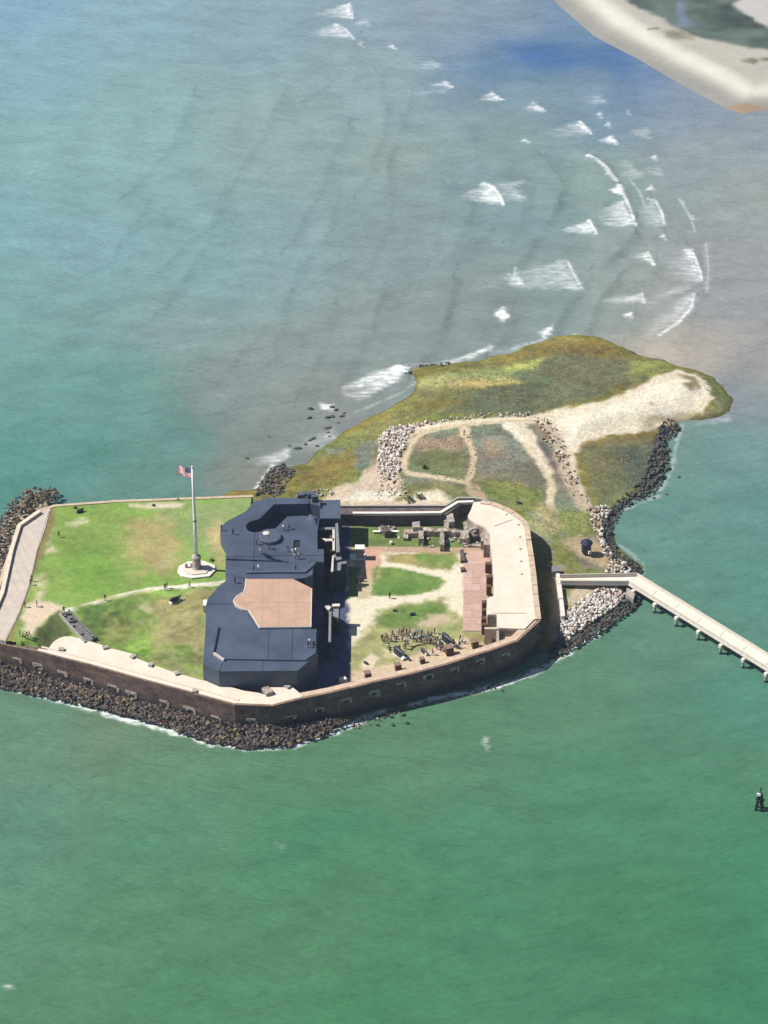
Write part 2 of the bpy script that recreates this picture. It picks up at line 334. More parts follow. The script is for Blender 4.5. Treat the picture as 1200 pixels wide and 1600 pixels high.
    for i, c in enumerate(crests):
        Q = gs(c); xs_ = [q[0] for q in Q]; ys_ = [q[1] for q in Q]
        kk = (X > min(xs_) - 14) & (X < max(xs_) + 14) & (Y > min(ys_) - 14) & (Y < max(ys_) + 14)
        x, y = X[kk], Y[kk]; x = x + (vnoise(x * .15, y * .15, i) - .5) * 1.6
        d = seg_d(x, y, Q)
        n = np.zeros(x.shape); best = np.full(x.shape, 1e9)      # side of the crest
        for a, b in zip(Q[:-1], Q[1:]):
            dd = seg_d(x, y, [a, b]); sg = np.sign((b[0] - a[0]) * (y - a[1]) - (b[1] - a[1]) * (x - a[0])); t = dd < best; n[t] = sg[t]; best[t] = dd[t]
        h = np.where(n * (1 if Q[-1][1] < Q[0][1] else -1) > 0, np.exp(-(d / 1.9) ** 2), np.exp(-(d / 5.0) ** 1.3)) * (.45 + .9 * vnoise(x * .1, y * .07, 50 + i))
        Z[kk] += (.5 if i in (0, 2, 3, 4, 5, 8, 20) else .24) * h
    # foam: crest line, body polygon, strength
    F = np.zeros(X.shape)
    foam = [([(713, 312), (740, 296), (755, 286), (776, 300), (785, 321), (760, 318)], 1.0), ([(764, 290), (820, 284), (805, 292), (822, 314), (790, 316)], .45), ([(918, 245), (932, 249), (963, 284), (957, 283), (938, 262)], .95),
        ([(953, 299), (972, 290), (976, 309)], 1.0), ([(931, 336), (960, 318), (975, 315), (993, 354), (962, 357), (938, 352)], .72), ([(869, 360), (905, 350), (922, 345), (931, 365), (890, 364)], 1.0), ([(990, 330), (1023, 313), (1038, 352), (992, 354)], .42),
        ([(958, 259), (977, 250), (1000, 272), (970, 290)], .35), ([(975, 399), (1012, 395), (1022, 416), (1005, 405)], .9), ([(1040, 410), (1078, 390), (1096, 440), (1050, 436)], .5), ([(1071, 392), (1079, 390), (1097, 440), (1089, 440)], .75),
        ([(783, 435), (806, 420), (822, 447), (794, 445)], 1.0), ([(739, 437), (800, 424), (885, 408), (909, 454), (860, 451), (753, 450)], .42), ([(860, 450), (905, 448), (909, 455), (862, 455)], .8), ([(772, 494), (786, 478), (796, 497), (788, 503)], 1.0),
        ([(929, 470), (1003, 459), (1007, 473), (937, 475)], .62), ([(1006, 463), (1078, 446), (1075, 455), (1008, 475)], .4), ([(992, 532), (1030, 495), (1081, 461), (1082, 480), (1060, 506), (1015, 530)], .4), ([(1045, 478), (1083, 459), (1084, 470), (1070, 480)], .6),
        ([(976, 493), (987, 489), (989, 498)], .9), ([(841, 522), (863, 512), (862, 526), (850, 530)], .9), ([(845, 209), (905, 190), (922, 209), (863, 215)], .5), ([(900, 193), (909, 191), (924, 208), (915, 208)], .8), ([(938, 219), (955, 211), (968, 226)], .8),
        ([(814, 221), (820, 218), (827, 224)], 1.0), ([(815, 172), (833, 159), (853, 175)], .9), ([(1079, 341), (1084, 337), (1087, 345)], .8), ([(1064, 316), (1068, 313), (1071, 321)], .7), ([(1034, 370), (1038, 367), (1041, 376)], .8), ([(1018, 247), (1024, 243), (1026, 252)], .7),
        ([(934, 178), (938, 174), (941, 184)], .8), ([(948, 195), (952, 192), (955, 199)], .8), ([(978, 175), (982, 172), (984, 179)], .7), ([(1010, 297), (1018, 289), (1026, 300)], .7), ([(488, 25), (520, 12), (548, 5), (550, 29)], .62), ([(541, 8), (548, 5), (550, 29), (545, 29)], .9),
        ([(477, 55), (500, 44), (524, 38), (552, 60)], .62), ([(518, 39), (526, 37), (553, 61), (545, 58)], .9), ([(664, 134), (697, 126), (708, 137)], .85), ([(742, 158), (769, 143), (786, 156)], .95), ([(632, 146), (700, 138), (690, 144), (640, 152)], .35), ([(640, 98), (685, 98), (690, 106), (640, 108)], .35),
        ([(558, 69), (565, 66), (568, 73)], .8), ([(609, 73), (615, 71), (618, 77)], .8), ([(560, 35), (572, 30), (575, 40)], .4), ([(900, 152), (935, 148), (945, 160), (920, 163)], .3), ([(985, 205), (1010, 200), (1012, 215)], .35), ([(990, 270), (1030, 262), (1035, 275)], .3),
        ([(1100, 380), (1106, 380), (1108, 450), (1103, 450)], .25),
        # surf along the shoals
        ([(522, 612), (545, 598), (580, 582), (622, 572), (640, 578), (622, 596), (590, 612), (560, 628), (535, 618)], 1.15), ([(530, 606), (575, 588), (600, 590), (570, 604), (540, 612)], 1.3), ([(590, 585), (632, 574), (630, 588), (600, 596)], 1.3), ([(640, 572), (690, 566), (735, 553), (770, 542), (768, 549), (735, 562), (690, 572), (650, 578)], .9), ([(770, 545), (830, 538), (815, 548), (760, 556)], .35),
        ([(385, 718), (430, 708), (455, 700), (452, 716), (430, 728), (405, 728)], .62), ([(500, 630), (520, 632), (518, 642), (500, 641)], .8), ([(456, 695), (500, 680), (520, 672), (525, 682), (500, 700), (470, 706)], .45), ([(398, 768), (412, 740), (425, 726), (430, 732), (412, 758), (402, 772)], .7),
        ([(755, 1152), (764, 1152), (764, 1161), (756, 1160)], .6), ([(757, 1163), (766, 1166), (762, 1172)], .6), ([(1065, 660), (1100, 656), (1138, 650), (1130, 657), (1090, 664)], .45), ([(436, 1322), (440, 1321), (441, 1325)], .3), ([(10, 1542), (15, 1540), (14, 1547)], .45)]
    for i, (P, s_) in enumerate(foam):
        Q = gs(P); xs_ = [q[0] for q in Q]; ys_ = [q[1] for q in Q]
        kk = (X > min(xs_) - 5) & (X < max(xs_) + 5) & (Y > min(ys_) - 5) & (Y < max(ys_) + 5)
        if not kk.any(): continue
        x, y = X[kk], Y[kk]; d = seg_d(x, y, Q, True); d = np.where(inside(x, y, Q), d, -d)
        nz = (fbm(x * .5, y * 1.0, 3, 60 + i) - .5) * 2.2
        # thins away from the breaking edge (right) to the streaky tail (left)
        wdt = max(xs_) - min(xs_); tail = np.clip((x - min(xs_)) / (wdt + .1), 0, 1) if wdt > 3 else 1.0
        strk = fbm(x * .22, y * 2.4, 3, 160 + i)
        big_ = wdt > 6
        m = sst((d + nz * (.9 if s_ > .55 else 1.6) + (.7 if s_ > .55 else 1.6)) / (1.7 if s_ > .55 else 3.4)) * s_ * ((.35 + .65 * tail) if big_ else 1.0) * np.clip(.55 + 1.5 * (strk - .35) + (tail - .6 if big_ else .3), .15, 1.15)
        F[kk] = np.maximum(F[kk], m)
        Z[kk] += .22 * m
    # lines of wash where water meets rock and sand
    for P, w_, s_ in [([(0, 1071), (60, 1088), (120, 1102), (190, 1122), (250, 1136), (320, 1159), (385, 1170), (450, 1167), (508, 1149), (560, 1128), (600, 1110)], 1.2, .85), ([(640, 1101), (700, 1088), (750, 1080), (800, 1065), (860, 1037), (885, 1020), (935, 990)], 1.3, .85),
                      ([(0, 855), (15, 800), (50, 768), (90, 770)], .7, .25), ([(1032, 765), (1050, 735), (1056, 700), (1065, 665)], .8, .35), ([(960, 845), (1005, 880), (1000, 905)], .7, .25), ([(940, 985), (1000, 940)], .6, .3), ([(655, 592), (630, 612), (585, 632), (555, 645)], .5, .35), ([(900, 524), (850, 532), (800, 545)], .6, .5), ([(966, 800), (1030, 775)], .7, .35)]:
        Q = gs(P); d = seg_d(X, Y, Q); nz = fbm(X * .5, Y * .5, 3, 77)
        F = np.maximum(F, sst((w_ * (.25 + 1.9 * (nz - .28)) - d) / .9 + .3) * s_ * (d < 4))
    for P, w_, s_ in [([(919, 246), (932, 250), (950, 266), (963, 284)], .75, 1.0), ([(966, 290), (976, 308), (985, 330), (993, 354)], .5, .9), ([(1012, 312), (1024, 315), (1034, 334), (1038, 352)], .4, .7), ([(1070, 392), (1080, 394), (1090, 415), (1096, 438)], .5, .9), ([(1084, 460), (1080, 482), (1060, 505), (1030, 524)], .5, .7),
                      ([(870, 410), (887, 410), (898, 432), (909, 453)], .4, .7), ([(755, 286), (768, 291), (780, 306), (786, 321)], .5, 1.0), ([(1062, 312), (1078, 338), (1086, 362)], .3, .4), ([(1103, 380), (1107, 420), (1104, 455)], .3, .35), ([(906, 190), (918, 200), (924, 210)], .4, .8), ([(545, 6), (550, 18), (550, 30)], .4, .8), ([(524, 38), (540, 46), (553, 62)], .4, .8), ([(1003, 459), (1007, 473)], .4, .8), ([(1012, 394), (1022, 416)], .4, .9), ([(920, 344), (932, 365)], .5, 1.0), ([(984, 280), (1000, 300), (1010, 330)], .3, .3)]:
        Q = gs(P); d = seg_d(X, Y, Q); nz = fbm(X * .4, Y * .4, 3, 78); F = np.maximum(F, sst((w_ * (.6 + .8 * nz) - d) / .5 + .5) * s_ * (d < 3))
    m, n, p = nt('sea_water'); N = n.nodes; L = n.links
    at = N.new('ShaderNodeAttribute'); at.attribute_name = 'tint'; af = N.new('ShaderNodeAttribute'); af.attribute_name = 'foam'
    ge = N.new('ShaderNodeNewGeometry'); mp = N.new('ShaderNodeMapping'); mp.inputs['Scale'].default_value = (.4, .9, 1); mp.inputs['Rotation'].default_value = (0, 0, R(8)); L.new(ge.outputs['Position'], mp.inputs[0])
    no = N.new('ShaderNodeTexNoise'); no.inputs['Scale'].default_value = 1.1; no.inputs['Detail'].default_value = 8; no.inputs['Roughness'].default_value = .72; L.new(mp.outputs[0], no.inputs['Vector'])
    # foam = smoothstep(noise against strength)
    mr = N.new('ShaderNodeMapRange'); mr.clamp = False; mr.inputs[1].default_value = .36; mr.inputs[2].default_value = .62; mr.inputs[3].default_value = .30; mr.inputs[4].default_value = 1.15; L.new(no.outputs[0], mr.inputs[0])
    mk = N.new('ShaderNodeMath'); mk.operation = 'MULTIPLY'; mk.use_clamp = True; L.new(mr.outputs[0], mk.inputs[0]); L.new(af.outputs['Fac'], mk.inputs[1])
    n3 = N.new('ShaderNodeTexNoise'); n3.inputs['Scale'].default_value = .16; n3.inputs['Detail'].default_value = 6; L.new(mp.outputs[0], n3.inputs['Vector'])
    vr = N.new('ShaderNodeMapRange'); vr.inputs[1].default_value = .3; vr.inputs[2].default_value = .7; vr.inputs[3].default_value = .9; vr.inputs[4].default_value = 1.1; L.new(n3.outputs[0], vr.inputs[0])
    vs = N.new('ShaderNodeVectorMath'); vs.operation = 'SCALE'; L.new(at.outputs['Color'], vs.inputs[0]); L.new(vr.outputs[0], vs.inputs['Scale'])
    mx = N.new('ShaderNodeMix'); mx.data_type = 'RGBA'; L.new(mk.outputs[0], mx.inputs[0]); L.new(vs.outputs[0], mx.inputs[6]); mx.inputs[7].default_value = (.68, .70, .70, 1)
    L.new(mx.outputs[2], p.inputs['Base Color'])
    rr = N.new('ShaderNodeMapRange'); rr.inputs[3].default_value = .28; rr.inputs[4].default_value = .9; L.new(mk.outputs[0], rr.inputs[0]); L.new(rr.outputs[0], p.inputs['Roughness'])
    p.inputs['IOR'].default_value = 1.333; p.inputs['Specular IOR Level'].default_value = .5
    # ripples in three sizes
    def wav(sc, rot, st_, det=4):
        q = N.new('ShaderNodeMapping'); q.inputs['Scale'].default_value = st_; q.inputs['Rotation'].default_value = (0, 0, R(rot)); L.new(ge.outputs['Position'], q.inputs[0])
        o = N.new('ShaderNodeTexNoise'); o.inputs['Scale'].default_value = sc; o.inputs['Detail'].default_value = det; o.inputs['Roughness'].default_value = .6; L.new(q.outputs[0], o.inputs['Vector']); return o.outputs[0]
    w1, w2, w3 = wav(.17, -32, (.5, 1.6, 1), 3), wav(.6, -24, (.5, 1.5, 1), 2), wav(2.6, 15, (.7, 1.2, 1), 3)
    a1 = N.new('ShaderNodeMath'); a1.operation = 'MULTIPLY_ADD'; a1.inputs[1].default_value = .45; L.new(w2, a1.inputs[0]); w1m = N.new('ShaderNodeMath'); w1m.operation = 'MULTIPLY'; w1m.inputs[1].default_value = 3.4; L.new(w1, w1m.inputs[0]); L.new(w1m.outputs[0], a1.inputs[2])
    a2 = N.new('ShaderNodeMath'); a2.operation = 'MULTIPLY_ADD'; a2.inputs[1].default_value = .12; L.new(w3, a2.inputs[0]); L.new(a1.outputs[0], a2.inputs[2])
    bu = N.new('ShaderNodeBump'); bu.inputs['Strength'].default_value = 1.0; bu.inputs['Distance'].default_value = .40; L.new(a2.outputs[0], bu.inputs['Height']); L.new(bu.outputs[0], p.inputs['Normal'])
    o = heightgrid(['water', 'sea_foam'], X, Y, Z, C, m, cls=(F > .42).astype(int), extra={'foam': F})
    tag(o['water'], 'green and grey-blue sea with low swell around the fort island', kind='structure')
    tag(o['sea_foam'], 'white broken foam of the breaking waves and surf', 'foam', kind='stuff')
REFL = (.045, .06, .075); KW = .66
water()
# ================================================================== ISLAND
SHORE = [(60, 800), (200, 792), (335, 778), (365, 768), (400, 764), (425, 742), (455, 730), (480, 722), (498, 704), (525, 682), (560, 663), (600, 642), (640, 618), (655, 600), (652, 588), (640, 578), (680, 570), (740, 565), (775, 557), (800, 549), (845, 531), (860, 525), (900, 523), (940, 529), (975, 542), (993, 556),
    (1012, 559), (1040, 562), (1058, 572), (1072, 574), (1085, 577), (1112, 589), (1133, 605), (1147, 625), (1143, 642), (1125, 652), (1092, 656), (1060, 660), (1062, 672), (1040, 682), (1046, 705), (1037, 745), (1020, 765), (1000, 775), (966, 797), (955, 825), (965, 855), (990, 875), (1006, 886), (996, 905), (1000, 930),
    (985, 947), (930, 988), (885, 1014), (850, 1020), (800, 1020), (740, 1040), (640, 1080), (560, 1112), (505, 1152), (450, 1165), (385, 1169), (320, 1157), (250, 1132), (120, 1099), (60, 1084), (0, 1070), (-60, 1052), (-60, 900), (-10, 840), (15, 800), (45, 770), (90, 768), (80, 790)]
SHW = gs(SHORE, 0)
SAND, SAND2, MARSH, MARSHD, GR, GRD, BRN, PNK = (250, 240, 218), (232, 216, 190), (140, 132, 62), (118, 108, 66), (132, 160, 72), (104, 138, 68), (150, 132, 96), (172, 146, 122)
def island():
    x0, x1 = -112, 92; y0 = -62
    xs = np.arange(x0, x1, .34); ys = np.concatenate([np.arange(y0, 135, .5)])
    X, Y = np.meshgrid(xs, ys)
    wob = (fbm(X * .25, Y * .25, 4, 90) - .5) * 2.2
    D = sdf(X, Y, SHW); D = np.where(D < -50, -12, D)
    Dw = D + wob * sst((Y - 20) / 20)
    Z = np.where(Dw > 0, .25 + 1.9 * (1 - np.exp(-Dw / 9)), -.25 + Dw * .22)
    Z = np.where((Dw > -1.2) & (Dw < 1.2), np.interp(Dw, [-1.2, 1.2], [-.5, .25 + 1.9 * (1 - math.exp(-1.2 / 9))]), Z)
    Z += (fbm(X * .12, Y * .12, 4, 22) - .5) * .8 * sst(Dw / 8)
    dune = sdf(X, Y, gs([(850, 660), (940, 635), (1030, 592), (1080, 585), (1105, 605), (1080, 640), (1000, 660), (900, 690)], 2)); Z += .9 * sst(dune / 6)
    z = 1.6
    Lr = [
      ([(470, 735), (500, 700), (560, 668), (650, 615), (660, 580), (780, 560), (860, 528), (900, 525), (930, 545), (900, 590), (760, 640), (640, 655), (590, 690), (560, 770), (470, 775)], z, (146, 136, 62), 2, 0),
      ([(660, 612), (720, 618), (760, 600), (850, 560), (900, 548), (990, 556), (1045, 565), (1020, 590), (960, 612), (890, 635), (830, 652), (740, 652), (690, 645)], z, (116, 108, 66), 3, 0),
      ([(850, 528), (930, 530), (985, 550), (960, 556), (880, 548), (840, 556), (780, 572), (700, 580), (720, 568), (790, 560)], z, (146, 118, 48), 2, 0),
      ([(640, 590), (700, 580), (760, 575), (800, 590), (740, 602), (660, 604)], z, (176, 166, 92), 2, 0, None) [:5],
      ([(720, 600), (780, 592), (815, 600), (780, 606), (730, 604)], z, (196, 184, 112), 1.2, 0),
      ([(790, 570), (850, 560), (830, 575), (790, 578)], z, (186, 174, 84), 1.5, 0),
      ([(640, 625), (700, 612), (740, 630), (700, 640), (650, 640)], z, (118, 126, 52), 2.5, 0),
      ([(990, 560), (1045, 562), (1058, 574), (1030, 590), (985, 590)], z, (152, 144, 62), 2, 0),
      ([(480, 735), (520, 705), (580, 690), (570, 730), (520, 765), (475, 765)], z, (132, 138, 56), 2, 0),
      ([(560, 690), (590, 690), (580, 728), (560, 735), (552, 715)], z, (124, 132, 118), 1.5, 0),
      ([(510, 698), (540, 695), (530, 706), (510, 706)], z, (152, 156, 132), 1, 0),
      ([(1075, 578), (1110, 590), (1146, 625), (1140, 642), (1122, 652), (1090, 652), (1112, 632), (1112, 606), (1095, 590)], z, (124, 116, 62), 2, 0),
      ([(905, 700), (950, 685), (1000, 682), (1035, 680), (1042, 700), (1030, 745), (985, 765), (935, 790), (915, 760)], z, (122, 112, 62), 2.2, 0),
      ([(960, 700), (1020, 690), (1035, 720), (1010, 755), (975, 765)], z, (96, 98, 66), 2.5, 0),
      # sand spit and beach
      ([(640, 664), (700, 660), (780, 656), (835, 652), (880, 640), (940, 628), (985, 612), (1028, 588), (1058, 574), (1085, 580), (1108, 598), (1114, 618), (1100, 636), (1065, 652), (1030, 662), (1000, 674), (950, 680), (912, 694), (898, 712), (902, 742), (922, 786), (938, 806), (918, 798), (888, 748), (862, 700), (838, 668), (700, 672), (650, 682)], z, (243, 230, 203), .8, 1),
      ([(880, 655), (960, 635), (1040, 592), (1095, 590), (1105, 610), (1060, 640), (980, 655), (905, 680), (880, 700)], z, SAND, 1.5, 1),
      ([(1060, 582), (1088, 584), (1096, 600), (1078, 612), (1068, 600), (1078, 594)], z, (160, 146, 104), .8, 1, None) [:5],
      ([(1000, 655), (1060, 640), (1100, 640), (1050, 656), (1005, 668)], z, (190, 176, 146), 1.5, 1),
      ([(1012, 630), (1028, 634), (1028, 638), (1014, 636)], z, (196, 176, 148), .5, 1),
      # inner meadow
      ([(632, 740), (628, 718), (640, 688), (660, 674), (720, 668), (790, 664), (840, 668), (868, 700), (896, 760), (926, 800), (940, 830), (950, 862), (968, 885), (945, 895), (870, 893), (850, 850), (820, 800), (740, 780), (620, 776)], z, (140, 128, 92), .8, 0),
      ([(650, 690), (720, 680), (725, 708), (660, 716)], z, PNK, 1.5, 0), ([(745, 678), (795, 674), (840, 725), (760, 740)], z, (136, 124, 98), 2.5, 0),
      ([(750, 690), (780, 685), (790, 715), (755, 720)], z, PNK, 2, 0),
      ([(638, 738), (640, 712), (670, 706), (728, 706), (730, 740), (700, 752)], z, (112, 136, 76), 1.2, 0), ([(632, 742), (642, 716), (650, 690), (640, 700)], z, (130, 140, 64), 1, 0),
      ([(748, 750), (800, 752), (850, 772), (850, 800), (820, 800), (770, 784), (745, 778)], z, (124, 154, 68), 1.8, 0),
      ([(870, 800), (920, 795), (932, 830), (900, 840), (865, 830)], z, (126, 154, 70), 1.5, 0), ([(852, 820), (875, 840), (915, 888), (950, 892), (940, 896), (870, 893)], z, (118, 148, 62), 1.5, 0),
      ([(625, 765), (680, 754), (725, 762), (735, 780), (620, 786)], z, (128, 146, 78), 1.2, 0),
      ([(880, 845), (930, 835), (960, 868), (965, 888), (930, 880), (895, 862)], z, (196, 176, 138), 1.2, 1),
      ([(905, 858), (918, 855), (926, 862), (910, 866)], z, (206, 188, 150), 1, 1),
      ([(1030, 665), (1062, 660), (1050, 700), (1045, 750), (1010, 775), (968, 800), (955, 835), (975, 868), (1010, 886), (1000, 935), (930, 990), (885, 1016), (862, 1022), (880, 1002), (935, 962), (975, 930), (985, 895), (950, 862), (936, 830), (945, 796), (1000, 758), (1015, 710)], z, (74, 70, 58), .8, 0),
      ([(878, 912), (905, 912), (905, 930), (880, 932)], z, (110, 140, 58), .8, 0), ([(905, 912), (945, 912), (940, 928), (900, 948), (882, 940)], z, (214, 198, 166), 1, 1),
      # footpaths
      ([(760, 800), (752, 780), (738, 765), (730, 758), (700, 752), (668, 747), (640, 743), (632, 735), (634, 715), (645, 692), (660, 677), (700, 668), (760, 663), (850, 658)], z, (226, 208, 174), .45, 1, 1.5),
      ([(722, 668), (728, 684), (737, 704), (740, 722), (736, 742), (730, 758)], z, (222, 202, 168), .45, 1, 1.5), ([(725, 672), (728, 682)], z, (228, 210, 178), .5, 1, 2.6),
      ([(798, 672), (815, 690), (835, 715), (856, 742), (862, 765), (858, 800)], z, (232, 214, 180), .6, 1, 1.9), ([(798, 670), (822, 690)], z, SAND, .8, 1, 3.2), ([(815, 668), (835, 700), (858, 740)], z, (240, 224, 196), .9, 1, 2.6),
      ([(740, 765), (755, 790)], z, (196, 172, 142), .8, 1, 3), ([(855, 800), (848, 830)], z, (186, 168, 122), 2, None, 5),
      # rubble and sand near the gorge wall
      ([(500, 780), (530, 762), (560, 752), (585, 722), (592, 690), (608, 672), (650, 664), (632, 700), (626, 740), (624, 772), (600, 800), (500, 800)], z, (228, 208, 182), 1, 1),
      ([(530, 790), (560, 770), (620, 770), (612, 790), (540, 800)], z, SAND, 1, 1), ([(650, 776), (680, 768), (700, 780), (712, 790), (640, 800), (620, 792)], z, (244, 232, 206), 1, 1), ([(586, 695), (594, 694), (588, 730), (581, 728)], z, (140, 116, 84), .7, 1),
      ([(838, 668), (862, 664), (892, 720), (905, 765), (934, 800), (912, 800), (880, 755), (862, 700)], z, (208, 186, 160), .9, 1),
      ([(840, 690), (856, 700), (870, 730), (880, 760), (872, 748), (850, 715)], z, (120, 98, 84), .8, 0), ([(832, 660), (848, 664), (862, 690), (850, 690)], z, (160, 134, 112), .8, 1),
      ([(-60, 830), (20, 800), (80, 775), (90, 800), (30, 830), (10, 940), (-60, 960)], z, (196, 184, 160), 1, 1), ([(340, 778), (360, 768), (392, 764), (398, 775), (350, 782)], z, (118, 128, 52), .6, 0), ([(860, 885), (880, 885), (885, 1000), (860, 1000)], z, (170, 156, 130), .8, 1), ([(520, 780), (700, 780), (700, 790), (520, 790)], 2.5, (226, 208, 180), .7, 1)]
    C, K = paint(X, Y, (np.array(lin(MARSH)) * KALB, 0), Lr, 300, 1.0)
    n1 = fbm(X * .09, Y * .16, 4, 400) - .5; n2 = fbm(X * .7, Y * .9, 4, 401) - .5
    amp = np.where(K == 0, 1.0, .22); C *= (1 + amp * (n1 * .8 + n2 * .9))[..., None]
    warm = (fbm(X * .06, Y * .11, 3, 402) - .5) * np.where(K == 0, .5, .0); C[..., 0] *= 1 + warm; C[..., 1] *= 1 - warm * .25
    wet = sst(1 - (Z - .0) / .35)[..., None] * .45; C = C * (1 - wet)
    keep = (Z > -.9) & (Dw > -4)
    o = heightgrid(['marsh_ground', 'sand'], X, Y, Z, C, painted('island_ground', bump=.45, bscale=1.1), cls=K, keep=keep)
    tag(o['marsh_ground'], 'olive and green marsh grass ground of the island', kind='structure')
    tag(o['sand'], 'pale sand spit and worn sandy ground of the island', kind='structure')
    return X, Y, Z
IX, IY, IZ = island()
def ground_z(x, y):
    i = int(np.clip(round((y - IY[0, 0]) / .5), 0, IY.shape[0] - 1)); j = int(np.clip(round((x - IX[0, 0]) / .34), 0, IX.shape[1] - 1)); return float(IZ[i, j])
# ------------------------------------------------------------------ far beach
def far_beach():
    xs = np.arange(45, 320, .9); ys = np.arange(195, 560, 1.1); X, Y = np.meshgrid(xs, ys)
    out = gs([(700, -230), (790, -80), (865, 0), (895, 28), (930, 55), (975, 82), (1020, 108), (1065, 130), (1100, 148), (1135, 168), (1160, 178), (1190, 174), (1230, 170), (1500, 150), (2200, 130), (2200, -700), (700, -700)], 0)
    X2 = X + (fbm(X * .06, Y * .06, 3, 3) - .5) * 1.2
    d = np.where(inside(X2, Y, out), 1, -1) * seg_d(X2, Y, out, True)
    Z = np.clip(d * .12, -1.2, 1.8) + (fbm(X * .05, Y * .05, 4, 5) - .5) * .7 * sst(d / 10)
    B = (198, 194, 182)
    Lr = [([(1040, -40), (975, 0), (1000, 14), (1035, 32), (1060, 45), (1095, 60), (1130, 66), (1170, 76), (1215, 82), (1300, 60), (1400, -200), (1000, -300)], 1.5, (104, 106, 84), 1.5, 0),  # scrub colour lightened to carry distance haze
          ([(1080, 0), (1200, 20), (1215, 40), (1120, 50)], 1.5, (90, 92, 72), 4, 0), ([(1060, 5), (1075, 30), (1085, 40), (1060, 40)], 1.5, (118, 134, 152), 1.5, 0), ([(1150, 10), (1175, -15), (1300, -20), (1300, 40), (1205, 44), (1180, 34)], 1.5, (206, 202, 198), 1.2, 1),
          ([(1155, 95), (1175, 91), (1188, 96), (1180, 101), (1162, 100)], 1.5, (132, 130, 108), .8, 0), ([(1188, 92), (1240, 88), (1240, 96), (1195, 96)], 1.5, (126, 124, 100), .8, 0), ([(1035, 48), (1065, 46), (1085, 62), (1060, 64), (1040, 58)], 1.5, (162, 158, 140), 1, 0), ([(1012, 45), (1030, 43), (1030, 47), (1014, 47)], 1.5, (140, 136, 116), .6, 0), ([(1040, 80), (1070, 78), (1075, 84), (1045, 86)], 1.5, (176, 172, 170), 2, 1)]
    C, K = paint(X, Y, (np.array(lin(B)) * KALB, 1), Lr, 700, 2.5)
    lip = sst(1 - np.abs(d - 11) / 6)[..., None]; C = C + (np.array(lin((240, 236, 220))) * KALB - C) * lip * .9 * (K == 1)[..., None]
    wet = sst(1.3 - d / 7)[..., None]; C = C + (np.array(lin((160, 158, 152))) * KALB - C) * wet * .9
    bp = sst(sdf(X, Y, gs([(1135, 168), (1160, 164), (1195, 168), (1195, 176), (1160, 182), (1140, 178)], 0)) / 2 + .5)[..., None]; C = C + (np.array(lin((176, 152, 126))) * KALB - C) * bp
    C *= (1 + (fbm(X * .15, Y * .2, 4, 8) - .5) * np.where(K == 0, 1.3, .16))[..., None]
    o = heightgrid(['marsh', 'beach'], X, Y, Z, C, painted('beach_ground', var=.12, bump=.3, bscale=.5), cls=K, keep=(d > -6))
    tag(o['marsh'], 'dark marsh scrub behind the far beach', kind='structure'); tag(o['beach'], 'long pale sand beach across the shoals', kind='structure')
far_beach()
# ================================================================== FORT WALLS
WZ = 7.4; YZ = 3.0; UZ = 8.2; DZ = 7.15; BZ = 11.3
fort = tag(empty('fort', g(420, 1000, 2)), 'low five-sided brick fort with cream terrace roofs filling the island end', 'fort')
fort.location = (0, 0, 0)
def strip(name, P, w, z0, z1, m, parent, side=1):
    Q = offset_strip(P, w, side); b = MB()
    for i in range(len(P) - 1): b.prism([P[i], P[i + 1], Q[i + 1], Q[i]], z0, z1)
    return b.build(name, m, parent)
LF = gs([(-70, 988), (0, 1006), (58, 1018), (140, 1039), (220, 1061.5), (300, 1083), (367, 1101.5)], WZ)
RF = gs([(367, 1101.5), (425, 1104), (471, 1092), (520, 1082.5), (574, 1069), (640, 1054), (700, 1038), (760, 1019), (809.5, 1002), (845.5, 969)], WZ)
RFL = gs([(845.5, 969), (841, 930), (838, 900), (834, 870), (830, 845), (827, 821), (817, 810), (805, 801), (792, 794), (769, 785), (752, 783)], WZ)
def dens(P):
    o = [P[0]]
    for a, b in zip(P[:-1], P[1:]):
        k = max(1, int(math.hypot(b[0] - a[0], b[1] - a[1]) / 3.5))
        o += [(a[0] + (b[0] - a[0]) * i / k, a[1] + (b[1] - a[1]) * i / k) for i in range(1, k + 1)]
    return o
o = strip('brick_wall', LF, 1.6, -.5, WZ - .25, M['brick'], fort); o['label'] = 'long sunlit brown brick wall over the dark riprap'
o = strip('brick_wall', RF, 1.6, -.5, WZ - .25, M['brick'], fort); o['label'] = 'shaded brick wall facing the open green water'
o = strip('brick_wall', RFL, 1.6, -.5, WZ - .25, M['brick'], fort); o['label'] = 'right flank brick wall by the pier'
def coping(P, w, z0, z1, m, jit=.12, nm='coping_stone'):
    P = dens(P); Q = offset_strip(P, w, 1); 
    for i in range(len(P) - 1):
        e = random.uniform(-jit, jit) * .5
        b = MB(); f = .02
        pa = [tuple(np.array(P[i]) * (1 - f) + np.array(P[i + 1]) * f), tuple(np.array(P[i]) * f + np.array(P[i + 1]) * (1 - f)), tuple(np.array(Q[i]) * f + np.array(Q[i + 1]) * (1 - f)), tuple(np.array(Q[i]) * (1 - f) + np.array(Q[i + 1]) * f)]
        b.prism(pa, z0, z1 + e); b.build(nm, m, fort)
coping(LF, .4, WZ - .246, WZ + .05, M['redcope']); coping(RF[:2] + RF[1:3], .7, WZ - .246, WZ + .05, M['redcope'], .1) if False else coping(RF, .6, WZ - .246, WZ + .05, M['redcope'])
coping(RFL, 1.25, WZ - .246, WZ + .3, M['cream_edge'], .08)
strip('wall_walk', offset_strip(RF, .76, 1), 1.6, WZ - 1.4, WZ - .25 + .004, M['tanfloor'], fort)
